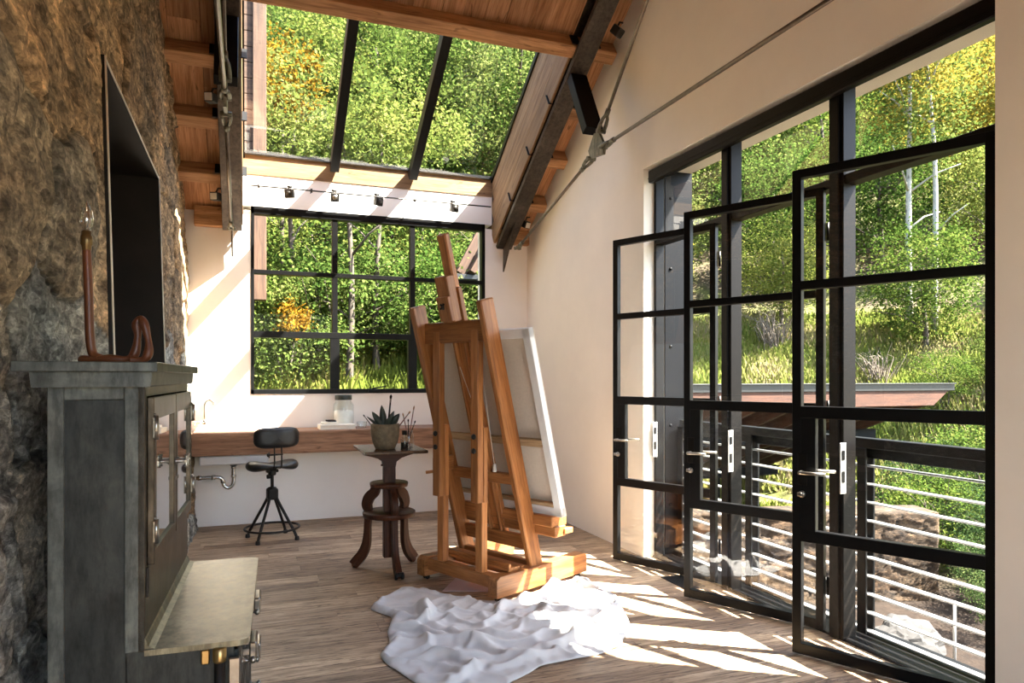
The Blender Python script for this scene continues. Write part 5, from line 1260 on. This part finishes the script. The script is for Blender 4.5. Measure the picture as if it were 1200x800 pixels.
def dry_brush(az, r, s_, seed, label):
    rnd = random.Random(seed); x, y = polar(az, r); bb = MB()
    for k in range(70):
        a = rnd.uniform(0, 2 * PI); t_ = rnd.uniform(.1, .9); L = rnd.uniform(.6, 1.3) * s_
        p = Vector((rnd.gauss(0, .12) * s_, rnd.gauss(0, .12) * s_, -.05)); q = p + Vector((math.cos(a) * t_ * L * .6, math.sin(a) * t_ * L * .6, L * .7)); e = q + Vector((rnd.gauss(0, .2), rnd.gauss(0, .2), rnd.uniform(-.1, .3))) * L
        bb.tube([p, q, e], [.012 * s_, .008 * s_, .003 * s_], 4, cap=False)
    o = bb.build('dry_brush', 'twig', None, (x, y, ground(x, y))); tag(o, label, 'brush', 'dry brush ' + label[-20:])
for k, (az, r, s_) in enumerate(((41.0, 19.2, 1.1), (48.2, 17.6, .8), (11.5, 12.2, 1.3), (15.5, 11.9, 1.4))):
    dry_brush(az, r, s_, 60 + k, 'leafless grey brown brush on the bank beyond the open doors' if az > 30 else 'leafless grey brown brush among shrubs outside the back window')

# grass
def grass_mb(rnd, n, reg, hmin, hmax, tan=.45):
    vs = []; fs = []; tt = []
    for i in range(n):
        az = rnd.uniform(reg[0], reg[1]); r = math.sqrt(rnd.uniform(reg[2] ** 2, reg[3] ** 2)); x, y = polar(az, r); z = ground(x, y) - .02
        hh = rnd.uniform(hmin, hmax); a = rnd.uniform(0, 6.28); w = .012 + .0012 * r; lx_, ly_ = math.cos(a) * hh * .4, math.sin(a) * hh * .4
        o = len(vs); vs += [(x - w, y, z), (x + w, y, z), (x + lx_ + w * .3, y + ly_, z + hh), (x + lx_ - w * .3, y + ly_, z + hh)]; fs.append((o, o + 1, o + 2, o + 3))
        t_ = max(0, min(1, tan + .6 * noise.noise(Vector((x * .7, y * .7, 2))) + rnd.gauss(0, .16))); tt += [t_] * 4
    bb = MB(); bb.v = vs; bb.g = vs; bb.f = fs; bb.sm = [False] * len(fs); bb.t = tt; return bb
rnd = random.Random(5)
tag(grass_mb(rnd, 45000, (31, 62, 15.6, 21), .08, .30, .62).build('meadow_grass', 'grass'), 'bright tall grass on the bank beyond the neighbouring roof', 'grass', None, 'stuff')
tag(grass_mb(rnd, 16000, (-4, 23, 8.7, 14), .12, .45).build('bank_grass', 'grass'), 'wild grass on the bank below the back window', 'grass', None, 'stuff')
tag(grass_mb(rnd, 14000, (33, 46, 11.0, 15.4), .06, .16).build('lawn_grass', 'grass'), 'green lawn grass under the neighbouring roof', 'grass', None, 'stuff')

# neighbouring shed roof, house aligned, falling away from the viewer
rf = empty('shed_roof', (7.5, 8.0, 1.3)); tag(rf, 'low timber shed roof with grey metal edge, seen beyond the railing', 'roof')
sr = .38; zR = lambda y: -sr * y
def off3(pts): return pts
bb = MB(); bb.bx(-4.0, 3.04, -.02, .03, -.115, 0.0, .004); bb.bx(-4.0, 3.04, -.05, .05, -.012, .004, .002); bb.build('metal_edge', 'flash', rf, label='grey metal drip edge')
bb = MB(); bb.beam((-.48, .0, -.07), (-.48, 4.4, zR(4.4) - .07), 7.04, .05, (0, sr, 1), .004); bb.build('deck', 'cedar', rf)
bb = MB(); bb.prism([(-4.0, -.115), (2.93, -.115), (2.60, -.345), (-4.0, -.345)], .0, .045); bb.build('fascia', 'cedar', rf, label='reddish timber fascia board')
for i in range(11):
    x = -3.9 + i * .64; bb = MB(); bb.beam((x, .04, -.215), (x, 4.4, zR(4.36) - .215), .07, .24, (0, sr, 1), .003); bb.build('rafter', 'cedar', rf)
for yy in (1.2, 3.6):
    bb = MB(); z0 = zR(yy) - .345
    for (za, zb2, ww) in ((z0 - .012, z0, .14), (z0 - .18, z0 - .168, .14), (z0 - .17, z0 - .01, .012)): bb.bx(-4.0, 2.72, yy - ww / 2, yy + ww / 2, za, zb2, 0)
    bb.build('steel_beam', 'panel', rf, label='dark steel beam')
for x in (-3.4, 1.2):
    for yy in (1.2, 3.6):
        z1 = zR(yy) - .525; bb = MB(); bb.bx(x - .05, x + .05, yy - .05, yy + .05, -2.75, z1, .004); bb.build('post', 'panel', rf)
# retaining wall, boulder, stake
def pal_ret(rnd, y, z): return rnd.choice([(0.05100, 0.03780, 0.02838), (0.05862, 0.04536, 0.03402), (0.04344, 0.03402, 0.02646), (0.05292, 0.04158, 0.03306), (0.03780, 0.03024, 0.02550)])
cr = Cells(33, (.13, .16, .2, .24), (.18, .24, .3, .36), -.2, 4.6, -.2, 1.6, pal_ret)
rw = stone_mesh('retaining_wall', cr, lambda y, z: 0, 0, 4.3, 0, 1.25, .025, .025, None, 1.1, .5, 5)
rw.location = (3.9, 7.62, -1.52); rw.rotation_euler = (0, 0, math.atan2(-.948, -.319)); tag(rw, 'low sunlit stone retaining wall on the lawn outside the doors', 'stone wall')
def boulder(x, y, z, sc, seed, label):
    bm = bmesh.new(); bmesh.ops.create_icosphere(bm, subdivisions=4, radius=1)
    for v in bm.verts:
        n_ = noise.fractal(v.co * 1.2 + Vector((seed, 0, 0)), .8, 2, 4); v.co *= 1 + .28 * n_; v.co = Vector((round(v.co.x * 2.4) / 2.4 * .3 + v.co.x * .7, v.co.y, v.co.z)); v.co = Vector((v.co.x * sc[0], v.co.y * sc[1], v.co.z * sc[2]))
    vs = [v.co.copy() for v in bm.verts]; bm.verts.index_update(); fs = [[v.index for v in f.verts] for f in bm.faces]; bm.free()
    bb = MB(); bb.add(vs, fs); o = bb.build('boulder', 'rock', None, (x, y, z)); tag(o, label, 'rock')
boulder(6.15, 5.2, ground(6.15, 5.2) + .1, (.42, .26, .24), 3.3, 'grey boulder on the dark earth just outside the railing')
b = MB(); zz0 = ground(6.1, 4.62) - .05; b.tube([(0, 0, 0), (0, 0, .75)], .014, 8); tag(b.build('garden_stake', 'slat', None, (6.1, 4.62, zz0)), 'thin pale garden stake standing in the dark earth', 'stake')
# timber clad wing beyond the skylight, gable rake at the right of the window
wg = empty('timber_wing', (-.9, 9.6, 2.35)); tag(wg, 'weathered timber clad upper wing beyond the left edge of the skylight', 'building')
bb = MB()
for i in range(22): bb.bx(-1.2, 1.0, -.55, -.51 + .006 * (i % 2), .0 + i * .19, .183 + i * .19, .003, 0)
bb.bx(-1.2, .98, -.5, 1.2, 0, 4.15, 0); bb.build('siding', 'outwood', wg)
bb = MB(); bb.bx(.96, 1.115, -.60, -.44, -.02, 4.2, .006, 2); bb.build('corner_post', 'outwood', wg)
gr_ = empty('neighbouring_gable', (3.05, 9.8, 2.9)); tag(gr_, 'small brown gable rake beyond the upper right pane of back window', 'roof')
bb = MB(); bb.beam((-.16, 0, .0), (.35, 0, .95), .06, .16, (0, 0, 1), .004); bb.build('rake_board', 'outwood', gr_)
bb = MB(); bb.beam((-.02, .06, .0), (.45, .06, .87), .5, .1, (0, 0, 1), .004); bb.build('soffit', 'outwood', gr_)
bb = MB(); bb.bx(-.25, .8, -.1, .5, -.09, -.02, .004); bb.build('sill_flashing', 'flash', gr_)
bb = MB(); bb.bx(.2, .8, .2, .5, -3.2, -.05, .004); bb.build('gable_wall', 'outwood', gr_)

# ------------------------------------------------------------------ light, sky, camera
w = bpy.data.worlds.new('sky'); scn.world = w; w.use_nodes = True; nt = w.node_tree; nt.nodes.clear()
so = nt.nodes.new('ShaderNodeOutputWorld'); bg = nt.nodes.new('ShaderNodeBackground'); sky = nt.nodes.new('ShaderNodeTexSky')
SUN = Vector((1.46, -1.0, 2.39)).normalized()
sky.sky_type = 'NISHITA'; sky.sun_disc = False; sky.sun_elevation = math.asin(SUN.z); sky.sun_rotation = math.atan2(SUN.x, SUN.y); sky.air_density = 1.0; sky.dust_density = 1.5
bg.inputs[1].default_value = .52
nt.links.new(sky.outputs[0], bg.inputs[0]); nt.links.new(bg.outputs[0], so.inputs[0])
ld = bpy.data.lights.new('sun', 'SUN'); ld.energy = 33; ld.color = (1, .93, .82); ld.angle = .0093
lo = bpy.data.objects.new('sun', ld); COL.objects.link(lo); lo.rotation_euler = (-SUN).to_track_quat('-Z', 'Y').to_euler(); lo.location = (20, -10, 30)

cd = bpy.data.cameras.new('camera'); cam = bpy.data.objects.new('camera', cd); COL.objects.link(cam)
cam.location = (0, 0, 1.4); cam.rotation_euler = (PI / 2, 0, -math.atan(310 / 823)); cd.sensor_width = 36; cd.lens = 823 / 1200 * 36
cd.shift_y = (441.5 - 400) / 1200; cd.clip_start = .02; cd.clip_end = 300
scn.camera = cam
scn.cycles.diffuse_bounces = 8; scn.cycles.max_bounces = 16; scn.cycles.transparent_max_bounces = 24
scn.view_settings.view_transform = 'Standard'; scn.view_settings.look = 'None'; scn.view_settings.exposure = 1.42; scn.view_settings.gamma = 1; scn.view_settings.use_curve_mapping = False
